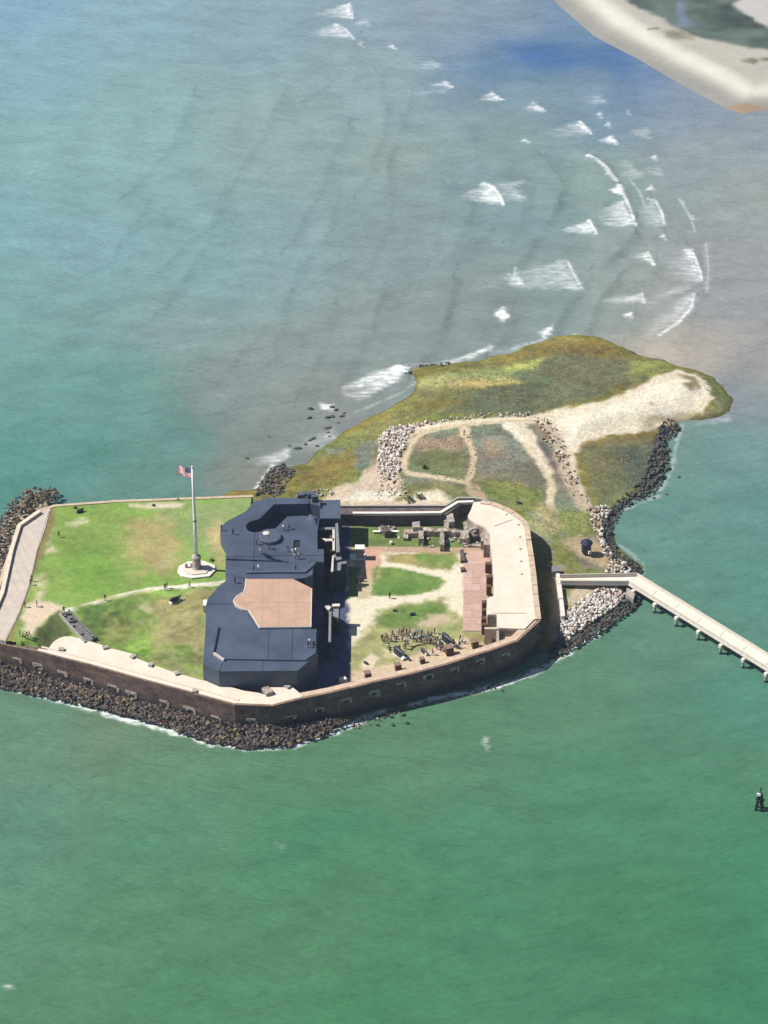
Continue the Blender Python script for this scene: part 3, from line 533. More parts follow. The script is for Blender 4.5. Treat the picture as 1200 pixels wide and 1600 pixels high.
# cream terrace of the lower left face
deck = gs([(58, 1018), (60, 1014), (75, 1016), (79, 1009), (84, 1003), (92, 998), (100.6, 995), (112, 995), (125, 998), (142, 1003), (159, 1008), (163, 1012), (184, 1016), (207, 1022), (212, 1028), (235, 1038), (255, 1045), (275, 1052), (296, 1058), (314, 1063), (343, 1068), (360, 1074), (382, 1080), (404, 1083), (413, 1086), (417, 1078), (424, 1074), (440, 1074), (454, 1072), (463, 1079), (473, 1088)], DZ)
inner = offset_strip(LF[2:] + RF[1:3], .65, 1)
prism('terrace', deck + inner[::-1][:-1], 4, DZ + .1, M['cream'], fort)
for i, (u, v) in enumerate([(96, 1016), (165, 1013), (208, 1027), (236, 1040), (304, 1081), (276, 1053), (449, 1074)]):
    x, y, z = g(u, v, DZ + .1); b = MB(); b.box((x, y, z + .25), (1.2, .9, .5), .4 * i); b.build('rubble_block', M['concrete'], fort)
x, y, z = g(418, 1083, DZ); b = MB(); b.box((x, y, z + .4), (1.6, 2.2, 1.0), .5); b.build('broken_pier', M['ruin'], fort)
# pale step along the inner deck edge
strip('parapet_step', offset_strip(LF[2:], 1.7, 1), .5, DZ - .2, DZ + .22, M['walkedge'], fort)
# embrasures
EL = [(27, 1033), (60, 1042), (98, 1054), (139, 1066), (179, 1076), (207, 1087), (258, 1100), (298, 1111), (339, 1124)]
ER = [(396, 1128), (455, 1122), (499.5, 1110), (542, 1096), (585, 1084), (628, 1070), (670, 1058.5), (711, 1048), (750.6, 1034), (790, 1025)]
def embr(u, v, PL, k):
    for A, B in zip(PL[:-1], PL[1:]):
        p = gplane(u, v, A, B); t = ((p[0] - A[0]) * (B[0] - A[0]) + (p[1] - A[1]) * (B[1] - A[1])) / ((B[0] - A[0]) ** 2 + (B[1] - A[1]) ** 2)
        if 0 <= t <= 1: break
    rz = math.atan2(B[1] - A[1], B[0] - A[0]); n = np.array([math.sin(rz), -math.cos(rz)])
    e = empty('embrasure', (p[0] + n[0] * .02, p[1] + n[1] * .02, p[2]), rz); e.parent = fort
    w, h = .8 + random.uniform(-.1, .4), .55 + random.uniform(-.1, .3)
    b = MB(); j = lambda: random.uniform(-.25, .25)
    b.box((w / 2 + .3, -.0, j()), (.6 + j(), .20, h + .5 + j())); b.box((-.3 + j(), -.0, h / 2 + .3), (w + 1.1 + j(), .18, .5 + j()))
    if k % 2: b.box((-w / 2 - .35, -.0, .1 + j()), (.5 + j(), .19, h * .7 + j()), 0)
    if k % 4 == 1: b.box((.3, -.0, -h / 2 - .2), (w * .7, .2, .35))
    b.build('frame', M['plaster'], e)
    b = MB(); b.box((0, -.0, 0), (w, .12, h)); b.build('opening', M['dark'] if k % 2 else M['boxbrown'], e)
for k, (u, v) in enumerate(EL): embr(u, v, LF, k)
for k, (u, v) in enumerate(ER): embr(u, v, RF, k + 1)
# right flank: cream terrace roof
rdeck = gs([(740, 784.5), (752, 784), (769, 787), (792, 796), (805, 803), (816, 812), (825, 823), (828, 846), (832, 870), (836, 900), (839, 930), (842, 962), (833, 969), (820, 982.5), (800, 982), (778, 981), (776, 960), (762, 960), (760, 955), (761, 935), (771, 931.5), (771, 900), (769, 870), (766, 848), (765, 832), (758, 824), (745, 818), (736, 812), (731, 806), (736, 796)], WZ)
prism('terrace', rdeck, WZ - .5, WZ + .02, M['cream'], fort); prism('terrace_body', rdeck, YZ - .5, WZ - .51, M['ruin'], fort)
for u, v in [(790, 804), (809, 820), (811, 839), (812, 858), (813, 877), (814, 897)]:
    x, y, z = g(u, v, WZ); b = MB(); b.lathe((x, y, z), [(.32, -.1), (.32, .22), (.2, .3)], 10); b.build('vent_cap', M['walkedge'], fort)
for u0, v0, u1, v1 in [(768, 958, 823, 958), (772, 822, 800, 812)]:
    a, c = g(u0, v0, WZ + .05), g(u1, v1, WZ + .05); b = MB(); b.bar(a, c, .18, .12); b.build('roof_joint', M['cream_edge'], fort)
# stubs of casemate piers at the terrace's inner edge
for u, v, w in [(763, 880, 1), (765, 900, 1), (764, 915, .8), (758, 940, 1.0), (757, 952, .8), (757, 965, 1.0), (757, 975, .9)]:
    x, y, z = g(u, v, YZ + 2.5); b = MB(); b.box((x, y, YZ + 1.2), (1.3 * w, 1.1 * w, 2.6), .1); b.build('casemate_pier', M['boxbrown'], fort)
# end wall with dark doorway
a = g(761, 983, YZ); x0, y0, _ = g(762, 984, YZ); x1, _, _ = g(776, 984, YZ)
prism('end_wall', gs([(757, 981), (781, 981), (781, 984), (757, 984)], YZ + 4), YZ - .5, YZ + 4.2, M['tanfloor'], fort)
xx, yy, zz = g(768.5, 984.3, YZ + 3); b = MB(); b.box((xx, yy - .45, YZ + 1.9), (2.0, .25, 3.6)); b.build('doorway', M['boxbrown'], fort)
# sunken bay between terrace end and corner
prism('bay_floor', gs([(778, 984), (822, 984), (812, 1006), (778, 1015)], 5.2), YZ - .5, 5.2, M['tanfloor'], fort)
prism('bay_wall', gs([(776, 960), (779, 960), (780, 998), (776, 998)], WZ), YZ - .4, WZ - .6, M['concrete'], fort)
# gorge wall
GZ = 6.4
prism('gorge_wall', gs([(532, 792), (697, 791.5), (716, 779), (742, 779), (742, 784), (720, 786), (698, 802), (532, 802)], GZ), 0, GZ - .3, M['ruindark'], fort)
GP = gs([(551, 803), (600, 803), (650, 802.5), (690, 802), (703, 794), (716, 786), (740, 785)], GZ)
strip('gorge_coping', GP, .75, GZ - .5, GZ + .12, M['offwhite'], fort)
GP2 = gs([(551, 803), (600, 803), (650, 802.5), (690, 802), (703, 794), (716, 786), (740, 785)], GZ)
strip('gorge_inner_face', offset_strip(GP2, .35, 1), .9, 2, GZ - .48, M['ruindark'], fort)
strip('outer_edge', gs([(532, 791), (697, 790.5), (716, 778.5), (742, 778.5), (760, 782)], GZ), .5, 1, GZ + .05, M['concrete'], fort)
# ------------------------------------------------------------------ parade ground
def parade():
    P = gs([(470, 790), (745, 790), (790, 830), (790, 1010), (720, 1040), (600, 1070), (470, 1092)], YZ)
    xs = np.arange(-22, 33, .3); ys = np.arange(-60, 34, .3); X, Y = np.meshgrid(xs, ys)
    z = YZ
    Lr = [([(470, 780), (548, 780), (548, 1060), (470, 1090)], z, (96, 104, 138), .6, 0),  # bluish tone paints the battery's navy shade into the ground colour
      ([(540, 880), (580, 860), (722, 860), (724, 962), (690, 990), (600, 1000), (565, 1010), (548, 1010)], z, (250, 240, 212), .8, 1),
      ([(549, 785), (764, 785), (764, 857), (549, 854)], z, (106, 142, 62), .4, 0), ([(575, 822), (615, 822), (612, 835), (575, 836)], z, (100, 146, 60), 1, 0),
      ([(566, 854), (766, 856), (766, 866), (566, 862)], z, (206, 176, 150), .3, 1),
      ([(552, 860), (596, 858), (594, 868), (598, 878), (586, 892), (578, 906), (560, 905), (552, 892)], z, (226, 180, 156), .5, 1),
      ([(598, 866), (645, 864), (716, 862), (718, 876), (705, 893), (656, 886), (606, 878)], z, (164, 172, 96), .8, 0), ([(640, 866), (708, 864), (712, 876), (702, 890), (660, 882)], z, (112, 158, 62), 1, 0), ([(655, 878), (690, 880), (690, 888), (660, 884)], z, (150, 176, 92), 1, 0),
      ([(581, 890), (588, 886), (613, 887), (650, 893), (690, 901), (696, 909), (688, 921), (660, 927), (633, 931), (579, 931)], z, (108, 156, 62), .6, 0), ([(583, 893), (592, 888), (600, 895), (590, 905)], z, (170, 184, 110), 1, 0), ([(585, 915), (640, 908), (680, 915), (630, 927), (582, 928)], z, (92, 148, 56), 1, 0),
      ([(585, 962), (610, 950), (640, 942), (694, 935), (702, 954), (719, 958), (722, 985), (705, 1005), (600, 1060), (550, 1062), (552, 1010), (570, 990)], z, (176, 176, 118), 1.2, 0),
      ([(592, 955), (634, 945), (690, 938), (698, 950), (700, 965), (660, 968), (640, 985), (600, 980), (590, 968)], z, (114, 154, 68), 1.2, 0), ([(600, 962), (680, 945), (690, 955), (640, 972)], z, (104, 154, 60), 1, 0),
      ([(655, 975), (668, 963), (695, 958), (706, 968), (690, 975), (665, 980)], z, (216, 194, 166), 1, 1), ([(690, 978), (718, 975), (720, 985), (700, 992)], z, (166, 170, 96), 1.5, 0),
      ([(600, 985), (640, 982), (680, 990), (660, 1005), (610, 1002)], z, (180, 170, 132), 1, None),
      ([(543, 886), (562, 886), (560, 932), (543, 936)], z, (104, 158, 68), .3, 0), ([(560, 900), (580, 900), (579, 935), (560, 935)], z, (214, 194, 158), .7, 1),
      ([(568, 1030), (580, 1022), (592, 1030), (580, 1046), (566, 1044)], z, (240, 224, 194), .5, 1), ([(545, 1070), (553, 1050), (590, 1042), (630, 1030), (680, 1010), (720, 1000), (760, 990), (800, 990), (800, 1010), (640, 1060), (560, 1085)], z, (228, 204, 172), .8, 1), ([(596, 1012), (616, 1018), (622, 1030), (600, 1026)], z, (216, 206, 160), .8, None),
      ([(735, 993), (755, 990), (762, 1000), (745, 1008), (733, 1003)], z, (150, 164, 84), .8, 0), ([(716, 880), (724, 880), (724, 960), (714, 960)], z, (248, 236, 210), .4, 1)]
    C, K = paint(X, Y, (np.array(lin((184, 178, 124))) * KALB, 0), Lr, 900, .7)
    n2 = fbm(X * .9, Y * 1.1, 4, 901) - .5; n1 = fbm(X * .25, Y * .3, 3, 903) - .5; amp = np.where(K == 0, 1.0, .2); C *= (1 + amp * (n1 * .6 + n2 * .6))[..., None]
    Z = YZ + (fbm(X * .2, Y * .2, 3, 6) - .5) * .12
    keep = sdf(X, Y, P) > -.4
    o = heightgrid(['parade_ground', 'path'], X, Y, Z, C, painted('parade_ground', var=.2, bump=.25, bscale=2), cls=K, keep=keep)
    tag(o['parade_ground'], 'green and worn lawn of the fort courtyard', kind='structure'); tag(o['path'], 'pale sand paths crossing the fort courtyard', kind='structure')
parade()
# brick floor of the lost casemates: rows of brick panels
bf = tag(empty('pavement', g(745, 920, YZ)), 'pink brick casemate floor beside the cream terrace', kind='structure'); bf.location = (0, 0, 0)
A0 = g(724.5, 862, YZ + .1); A1 = g(766, 862, YZ + .1); B0 = g(723.5, 986, YZ + .1); B1 = g(760, 986, YZ + .1); nrow = 12
pm = [mat('pink_paving_%d' % k, c, .9, .14, .9, .2, 4) for k, c in enumerate([(.40, .27, .225), (.375, .25, .205), (.42, .29, .245), (.36, .235, .19)])]
for r in range(nrow):
    for c in range(3):
        f0, f1 = r / nrow, (r + 1) / nrow - .0015; s0, s1 = c / 3 + .001, (c + 1) / 3 - .001
        P = lambda f, s: tuple((np.array(A0[:2]) * (1 - f) + np.array(B0[:2]) * f) * (1 - s) + (np.array(A1[:2]) * (1 - f) + np.array(B1[:2]) * f) * s)
        b = MB(); b.prism([P(f0, s0), P(f0, s1), P(f1, s1), P(f1, s0)], YZ - .1, YZ + .12 + random.uniform(0, .02)); b.build('paving_panel', pm[(r // 2 + (c * 7 + r * 3) % 5 // 4) % 4], bf)
# dark brick stubs on the lower terrace
for i, (u, v, s_, l) in enumerate([(575, 1060, 1.0, 'by the shade edge, leftmost'), (622, 1047, 1.0, 'below the big left cannon'), (660, 1036, .8, 'smallest and low, mid row'), (702, 1022, 1.25, 'tallest, below the big right cannon'), (742, 1011, 1.05, 'left of the grass tuft patch'), (772, 1005, 1.0, 'rightmost, near the corner bay')]):
    e = tag(empty('brick_stub', g(u, v, YZ)), 'square dark brick pier stub on the terrace, ' + l, 'brick pier', 'brick pier stubs along the shaded wall')
    b = MB(); b.box((0, 0, .75 * s_), (1.25 * s_, 1.2 * s_, 1.5 * s_)); b.build('shaft', M['boxbrown'], e); b = MB(); b.box((-.1, .1, 1.56 * s_), (1.4 * s_, 1.3 * s_, .14)); b.build('cap', M['redcope'], e)
    e.rotation_euler.z = .25
# ------------------------------------------------------------------ ruins
ruin = tag(empty('barracks_ruin'), 'roofless brown brick ruin walls beyond the courtyard lawn', 'ruin')
def rw(P, h, m='ruin', z=YZ, jag=.5, nm='ruin_wall'):
    h *= .68
    """wall following a centre line in px, with a broken top"""
    (u0, v0, u1, v1, w) = P; a = np.array(g(u0, v0, z + h)[:2]); c = np.array(g(u1, v1, z + h)[:2]); L = np.hypot(*(c - a)); n = max(2, int(L / .7)); d = (c - a) / L; q = np.array([-d[1], d[0]]) * w / 2
    b = MB(); top = []; 
    hs = [z + h - (random.random() ** 2) * jag for _ in range(n + 1)]
    vs = []
    for i in range(n + 1):
        p = a + d * L * i / n; jj = random.uniform(-.12, .12)
        for s_, zz in ((-1, z - .3), (1, z - .3), (1, hs[i] + random.uniform(-.15, .15)), (-1, hs[i] + random.uniform(-.15, .15))):
            vs.append((p[0] + s_ * q[0] * (1 + jj), p[1] + s_ * q[1] * (1 + jj), zz))
    fs = [(3, 2, 1, 0), (4 * n, 4 * n + 1, 4 * n + 2, 4 * n + 3)]
    for i in range(n):
        for j in range(4): fs.append((4 * i + j, 4 * i + (j + 1) % 4, 4 * i + 4 + (j + 1) % 4, 4 * i + 4 + j))
    b.add(vs, fs); return b.build(nm, M[m], ruin)
rw((656, 826, 732, 829, 1.3), 2.4); rw((658, 824, 658, 842, 1.1), 2.6); rw((691, 828, 691, 851, .9), 2.8, 'ruin'); rw((724, 829, 722, 842, 1.1), 2.2); rw((632, 830, 655, 829, 1.6), 1.9); rw((634, 830, 634, 840, 1.0), 1.4, 'ruin'); rw((650, 812, 651, 824, 1.6), 3.4, 'concrete', jag=.9)
rw((702, 802, 706, 815, 1.5), 4.2, 'concrete', jag=1.2); rw((697, 812, 698, 824, .9), 2.8); rw((727, 815, 731, 840, .7), 3.2, 'concrete', jag=1.4); rw((733, 814, 762, 824, 1.3), 4.6, 'ruin'); rw((743, 817, 744, 833, .8), 3.6, 'ruindark', jag=1.0); rw((754, 820, 754, 845, .7), 3.6, 'ruin', jag=.6)
rw((596, 826, 606, 822, 1.6), 2.2, 'ruindark', jag=1.6); rw((600, 816, 606, 830, 1.5), 2.6, 'ruindark', jag=1.6); rw((594, 824, 595, 830, .8), .9, 'ruin'); rw((612, 824, 614, 829, .8), .8, 'ruin'); rw((725, 850, 764, 852, .9), .8, 'ruin'); rw((658, 852, 678, 853, .5), .5, 'ruin', jag=.4)
rw((722, 858, 723, 874, .9), 1.6, 'ruindark', jag=.9, nm='pier_stub'); rw((722, 882, 723, 890, .8), 1.2, 'ruindark', jag=.6, nm='pier_stub')
prism('casemate_block', gs([(756, 826), (766, 826), (766, 851), (756, 851)], YZ + 3.6), YZ, YZ + 3.6, M['ruin'], ruin)
x, y, z = g(761, 852, YZ + 2.2); b = MB(); b.box((x, y - .1, YZ + 1.6), (1.3, .3, 2.6)); b.build('door_opening', M['dark'], ruin)
# broken arch in the end casemate
b = MB(); cx, cy, cz = g(744, 838, YZ + 1.6)
pts = [(cx + 1.9 * math.cos(t), cy + .9, YZ + .9 + 2.3 * math.sin(t)) for t in np.linspace(0, math.pi, 12)]
b.tube(pts, .38, 6); b.build('broken_arch', M['concrete'], ruin)
rk = random.Random(3)
b = MB()
for k in range(60):
    u = rk.choice([rk.uniform(725, 756), rk.uniform(655, 760), rk.uniform(592, 616)]); v = rk.uniform(838, 852) if u > 640 else rk.uniform(820, 832)
    x, y, z = g(u, v, YZ); s_ = rk.uniform(.2, .6); b.box((x, y, YZ + s_ * .3), (s_, s_ * 1.2, s_), rk.uniform(0, 3))
tag(b.build('fallen_brick', M['concrete'], ruin), kind='stuff')
for i, (u0, v0, u1, v1, l) in enumerate([(583, 833, 594, 833, 'left of the dark ruin heap'), (611, 833, 622, 833, 'right of the dark ruin heap')]):
    e = tag(empty('bench', g((u0 + u1) / 2, v0, YZ)), 'long low white bench on the shaded-side lawn, ' + l, 'bench', 'white benches by the ruin heap')
    b = MB(); b.box((0, 0, .5), (1.7, .5, .12)); b.build('seat', M['white'], e)
    for s_ in (-.65, .65): b = MB(); b.box((s_, 0, .22), (.12, .4, .43)); b.build('leg', M['white'], e)
for (u, v, l) in [(624, 840, 'tall pale post standing on the lawn left of the ruins'), (611, 850, 'small white stone marker at the lawn edge')]:
    e = tag(empty('marker_post', g(u, v, YZ)), l, 'marker'); b = MB(); h = 2 if u == 624 else .7; b.lathe((0, 0, 0), [(.35, 0), (.3, .15), (.14 if h > 1 else .4, .2), (.14 if h > 1 else .35, h), (.05, h + .1)], 8); b.build('shaft', M['offwhite'], e)
# monument with white slab
e = tag(empty('monument', g(563, 872, YZ)), 'pale square pedestal on a stepped white slab beside the pink paving', 'monument')
b = MB(); b.box((-.6, .2, .15), (3.4, 2.2, .3)); b.build('base_slab', M['white'], e); b = MB(); b.box((0, .1, 1.5), (1.6, 1.2, 2.4)); b.build('pedestal', M['concrete'], e); b = MB(); b.box((-.1, .1, 2.85), (2.1, 1.7, .3)); b.build('cap', M['white'], e)
# ================================================================== UPPER LEFT LAWN
def upper_left():
    out = [tuple(q) for q in offset_strip(LF[:3], 1.0, 1)][1:] + gs([(343, 1064), (350, 1040), (350, 1000), (352, 900), (395, 775), (180, 783), (85, 790), (76, 796), (55, 862), (28, 957), (5, 1000)], UZ)
    xs = np.arange(-104, -30, .3); ys = np.arange(-52, 40, .34); X, Y = np.meshgrid(xs, ys)
    top = gs([(30, 1004), (48, 990), (74, 962), (93, 957), (98, 955), (115, 951), (145, 943), (200, 928), (250, 920), (300, 915), (360, 908)], UZ)
    bot = gs([(20, 1012), (58, 1015), (76, 1012), (84, 1000), (100, 994), (125, 997), (159, 1007), (207, 1021), (235, 1037), (275, 1051), (314, 1062), (350, 1069)], DZ - .5)
    S_ = top + bot[::-1]; ins = inside(X, Y, S_); dt = seg_d(X, Y, top); db = seg_d(X, Y, bot)
    t = db / (db + dt + 1e-6); hz = DZ - .5 + (UZ - DZ + .5) * sst(t * 1.15)
    lowr = inside(X, Y, bot + gs([(350, 1100), (-70, 1040)], DZ))
    Z = np.where(ins, hz, UZ); Z = np.where(lowr & ~ins, DZ - .6, Z)
    Z += (fbm(X * .25, Y * .25, 4, 40) - .5) * np.where(ins, .55, .12)
    z = UZ
    GRS = (142, 176, 84)
    Lr = [([(60, 930), (66, 860), (85, 800), (140, 795), (200, 800), (230, 830), (215, 900), (180, 930), (100, 945)], z, (130, 176, 72), 4, 0), ([(100, 870), (150, 850), (190, 880), (180, 920), (110, 930)], z, (114, 172, 62), 4, 0),
      ([(200, 820), (260, 800), (285, 850), (270, 900), (220, 890)], z, (186, 174, 116), 4, 0), ([(275, 790), (380, 785), (350, 850), (320, 860), (290, 840)], z, (158, 162, 92), 5, 0), ([(325, 830), (345, 810), (352, 860), (352, 900), (335, 870)], z, (206, 184, 132), 2.5, 0),
      ([(206, 790), (240, 786), (290, 786), (282, 793), (230, 795)], z, (238, 220, 192), .8, 1), ([(107, 818), (128, 808), (132, 815), (118, 822)], z, (196, 202, 150), 1, 0), ([(72, 835), (82, 825), (84, 840), (76, 850)], z, (186, 192, 140), 1, 0), ([(66, 862), (84, 852), (88, 860), (70, 866)], z, (226, 214, 180), .8, 1),
      ([(240, 880), (262, 870), (270, 885), (250, 895)], z, (196, 186, 132), 2, 0), ([(55, 905), (68, 900), (68, 930), (60, 935)], z, (214, 206, 160), 1.5, 0),
      ([(58, 798), (90, 788), (80, 830), (62, 870), (40, 925), (26, 975), (22, 1000), (10, 1006), (30, 955), (50, 890)], z, (136, 142, 70), .9, 0),
      ([(38, 950), (58, 938), (95, 945), (98, 956), (75, 962), (62, 978), (50, 992), (38, 985)], z, (238, 216, 188), .8, 1),
      ([(95, 958), (110, 952), (145, 943), (200, 928), (250, 919), (300, 915), (352, 910)], z, (254, 248, 226), .3, 1, 1.4),
      ([(56, 990), (92, 958), (98, 962), (112, 985), (80, 1008), (56, 1010)], UZ - .7, (86, 118, 52), .6, 0),  # darker green paints the shade of the slope turned from the sun
      ([(120, 952), (200, 932), (240, 928), (250, 990), (230, 1030), (160, 1005), (130, 990)], UZ - .7, (116, 160, 64), 1, 0), ([(120, 955), (180, 938), (190, 960), (150, 985)], UZ - .7, (92, 142, 56), 1.5, 0), ([(165, 960), (220, 975), (215, 1000), (175, 1000)], UZ - .7, (140, 164, 80), 2.5, 0), ([(205, 980), (240, 1000), (240, 1030), (205, 1015)], UZ - .7, (124, 188, 58), 1.5, 0),
      ([(238, 950), (322, 945), (322, 1062), (280, 1052), (238, 1030)], UZ - .7, (150, 162, 92), 2, 0), ([(245, 935), (350, 915), (322, 950), (240, 955)], z, (150, 162, 88), 1.5, 0), ([(255, 1000), (300, 1010), (318, 1050), (290, 1052), (250, 1030)], UZ - .7, (122, 166, 66), 1.5, 0), ([(150, 938), (200, 928), (240, 922), (232, 926), (190, 934)], z, (196, 196, 130), .5, 0), ([(216, 944), (236, 950), (232, 956), (218, 950)], z, (186, 180, 140), .6, 0)]
    C, K = paint(X, Y, (np.array(lin(GRS)) * KALB, 0), Lr, 500, 1.2)
    n2 = fbm(X * .8, Y * 1.0, 4, 501) - .5; n1 = fbm(X * .16, Y * .2, 4, 503) - .5; amp = np.where(K == 0, np.where(ins, 1.8, .8), .2); C *= np.clip(1 + amp * (n1 * .6 + n2 * .55), .25, 2)[..., None]
    patch = sst((fbm(X * .5, Y * .6, 4, 510) - .52) * 9) * ins * sst((X + 62) / 10); C = C + (np.array(lin((176, 168, 122))) * KALB - C) * (patch * .42 * sst((X + 56) / 5))[..., None]
    keep = sdf(X, Y, out) > -.6
    o = heightgrid(['lawn', 'path'], X, Y, Z, C, painted('lawn_ground', var=.16, bump=.3, bscale=1.6), cls=K, keep=keep)
    tag(o['lawn'], 'raised sunlit lawn with a rough grassy bank left of the battery', kind='structure'); tag(o['path'], 'narrow pale path curving across the raised lawn', kind='structure')
upper_left()
# retaining walls of the raised ground
strip('retaining_wall', gs([(-28, 982), (29, 819), (60, 797), (85, 789.5), (180, 782.5), (300, 778), (395, 774.5)], UZ), .8, 0, UZ + .18, M['cream_edge'], fort, -1)
WL = gs([(-70, 985), (3, 920), (17.5, 857), (29, 819), (60, 798)], UZ + .2); WR = gs([(-70, 982), (9, 1001), (31, 957), (47, 912), (58, 862), (71, 824.5), (79, 794)], UZ + .2)
prism('walkway_base', [WL[0], WL[1], WL[2], WL[3], WL[4], gs([(79, 793)], UZ)[0]] + WR[::-1][:-1] + [WR[0]], 0, UZ + .15, M['walk'], fort)
wk = tag(empty('walkway'), 'straight pinkish concrete walkway slabs at the left edge of the lawn', kind='structure')
prevs = None
ctrL = [g(-14, 990, 0), g(9, 915, 0)]
for i in range(11):     # cast slabs with joints
    f0, f1 = i / 11, (i + 1) / 11 - .007
    def ed(L, f):
        k = f * (len(L) - 1); j = min(int(k), len(L) - 2); t = k - j; return tuple(np.array(L[j]) * (1 - t) + np.array(L[j + 1]) * t)
    la = gs([(-18, 994), (6, 921), (22, 859), (33, 822), (63, 800)], UZ + .2); ra = gs([(8, 999), (30, 957), (46, 912), (57, 862), (77, 797)], UZ + .2)
    b = MB(); b.prism([ed(la, f0), ed(ra, f0), ed(ra, f1), ed(la, f1)], UZ + .1, UZ + .22 + random.uniform(0, .03)); b.build('slab', M['walk'], wk)
strip('parapet', gs([(-26, 985), (0, 925), (15, 857), (27, 819), (60, 796.5)], UZ + .9), .9, 0, UZ + .9, M['walkedge'], fort, -1)
# stairs down to the terrace
st = tag(empty('staircase'), 'grey stone stairs descending from the path to the cream terrace', 'stairs')
T0, T1 = np.array(g(100, 957, UZ + .1)), np.array(g(141, 1001, DZ + .1)); dv = T1 - T0; dn = dv[:2] / np.hypot(*dv[:2]); q = np.array([-dn[1], dn[0]])
for i in range(15):
    p = T0 + dv * (i + .5) / 15; w = .95
    P = [p[:2] + dn * s_ * np.hypot(*dv[:2]) / 30 + q * r_ * w for s_, r_ in ((-1, -1), (1, -1), (1, 1), (-1, 1))]
    b = MB(); b.prism(P, p[2] - 1.2, p[2] + .06); b.build('step', M['stone'], st)
for s_ in (-1, 1):
    b = MB()
    a = T0 + np.array([*(q * s_ * 1.15), .1]); c = T1 + np.array([*(q * s_ * 1.3), .0]); b.bar(a, c, .32, .7); b.build('side_wall', M['stone'] if s_ > 0 else M['concrete'], st)
for k in range(14):
    f = rk.random(); p = T0 + dv * f; b = MB(); b.box((p[0] + rk.uniform(-1, 1), p[1] + rk.uniform(-.5, .5), p[2] + .25), (.5, .6, .4), rk.uniform(0, 3)); b.build('loose_stone', M['ruindark'] if k % 2 else M['stone'], st)
# ================================================================== BATTERY
bat = tag(empty('battery'), 'large black-painted concrete battery with salmon museum roof across the fort', 'battery')
trench = [(482, 787), (428, 788), (405, 811), (390, 815), (384, 820), (385, 826), (389, 830), (397, 832), (405, 831), (416, 826.5), (430, 826), (449, 807), (470, 806), (490, 806), (497, 812)]
lowo = [(345, 913), (325, 935), (322, 945), (321, 985), (317, 1038), (342, 1049), (465, 1048), (480, 1035), (495, 1020), (495, 983), (405, 981), (388, 953), (378, 951), (368, 946), (364, 938), (370, 931), (380, 926), (382, 918), (384, 905), (458, 905)]
upo = [(484, 781), (482, 778), (472, 776), (462, 778), (420, 778), (397, 783), (385, 798), (352, 816), (345, 824), (344, 832), (348, 840), (354, 850), (353, 870), (352, 895), (356, 905)]
roof = gs(upo + lowo + [(476, 903), (488, 898), (490, 878), (506, 878), (506, 858), (496, 858), (496, 814)] + trench[::-1][1:], BZ)
body = gs(upo + lowo[:10] + [(486, 979), (487, 920), (488, 898), (490, 878), (506, 878), (506, 858), (496, 858), (496, 814), (497, 800), (500, 781)], BZ)
prism('body', body, .5, BZ - 3.6, M['black'], bat)
prism('roof', roof, BZ - 3.7, BZ, M['black'], bat)
sal = [(383.5, 905.5), (458, 905.5), (487, 920), (486, 979), (405, 980), (388, 953), (378, 951), (368, 946), (364.5, 938), (370, 931), (380, 926), (382, 918)]
prism('museum_wall', gs(sal, BZ), 5, BZ + .2, M['darkred'], bat); prism('museum_roof', gs(sal, BZ + .35), BZ + .2, BZ + .5, M['salmon'], bat)
strip('roof_edge_trim', gs([(384, 904.5), (382.5, 918), (380, 925), (370, 930.5), (364, 938), (368, 946.5), (378, 951.5), (388, 953.5), (405, 980.5)], BZ + .5), .22, BZ + .1, BZ + .56, M['trim'], bat, 1)
strip('roof_edge_trim', gs([(405, 980.5), (486.5, 979.6), (487.6, 920)], BZ + .5), .18, BZ + .1, BZ + .55, M['trim'], bat, 1)
# lower platform with raised curb
plat = [(341, 980), (334, 1020), (350, 1030.5), (478, 1032), (494, 1020), (494.4, 984.6), (404, 983), (385, 958)]
prism('platform', gs([(342, 978), (335, 1019), (350, 1029.5), (477.5, 1031.5), (493.5, 1019.5), (494, 985), (403, 983.5), (386, 957), (365, 953), (345, 955)], BZ + .35), BZ - .2, BZ + .35, M['black'], bat)
strip('shade_light_curb', gs([(341, 980), (333, 1020)], BZ + .5), .22, BZ - .1, BZ + .75, M['iron'], bat)  # dark curb added to stand for a shadow line
strip('shade_light_curb', gs([(333, 1020), (349, 1031)], BZ + .5), .3, BZ - .1, BZ + .6, M['trim'], bat)  # pale curb stands for the sunlit edge
# lower skirt of the front
prism('front_skirt', gs([(320, 1042), (343, 1052), (466, 1050), (484, 1036), (497, 1021), (497, 985), (470, 985), (330, 1000)], BZ - 2.5), .5, BZ - 2.6, M['black'], bat)
# slab edge by the salmon roof
strip('ledge', gs([(385, 893.5), (430, 893), (474, 893), (489, 880)], BZ), .8, BZ - .1, BZ + .38, M['black2'], bat, -1)
for (u0, v0, u1, v1, m_) in [(322, 944, 372, 943.5, 'iron'), (355, 897, 384, 905, 'iron'), (352, 870, 440, 868, 'iron'), (440, 868, 505, 868, 'iron'), (398, 832, 396, 893, 'iron'), (330, 1000, 341, 1001, 'iron'), (342, 1049, 350, 1030, 'iron'), (412, 1031, 410, 1048, 'iron')]:
    a, c = g(u0, v0, BZ + .02), g(u1, v1, BZ + .02); b = MB(); b.bar(a, c, .10, .05); b.build('roof_seam', M[m_], bat)
for (u0, v0, u1, v1) in [(420, 984, 419, 1030), (457, 983.5, 456, 1031)]:
    a, c = g(u0, v0, BZ + .37), g(u1, v1, BZ + .37); b = MB(); b.bar(a, c, .10, .05); b.build('roof_seam', M['iron'], bat)
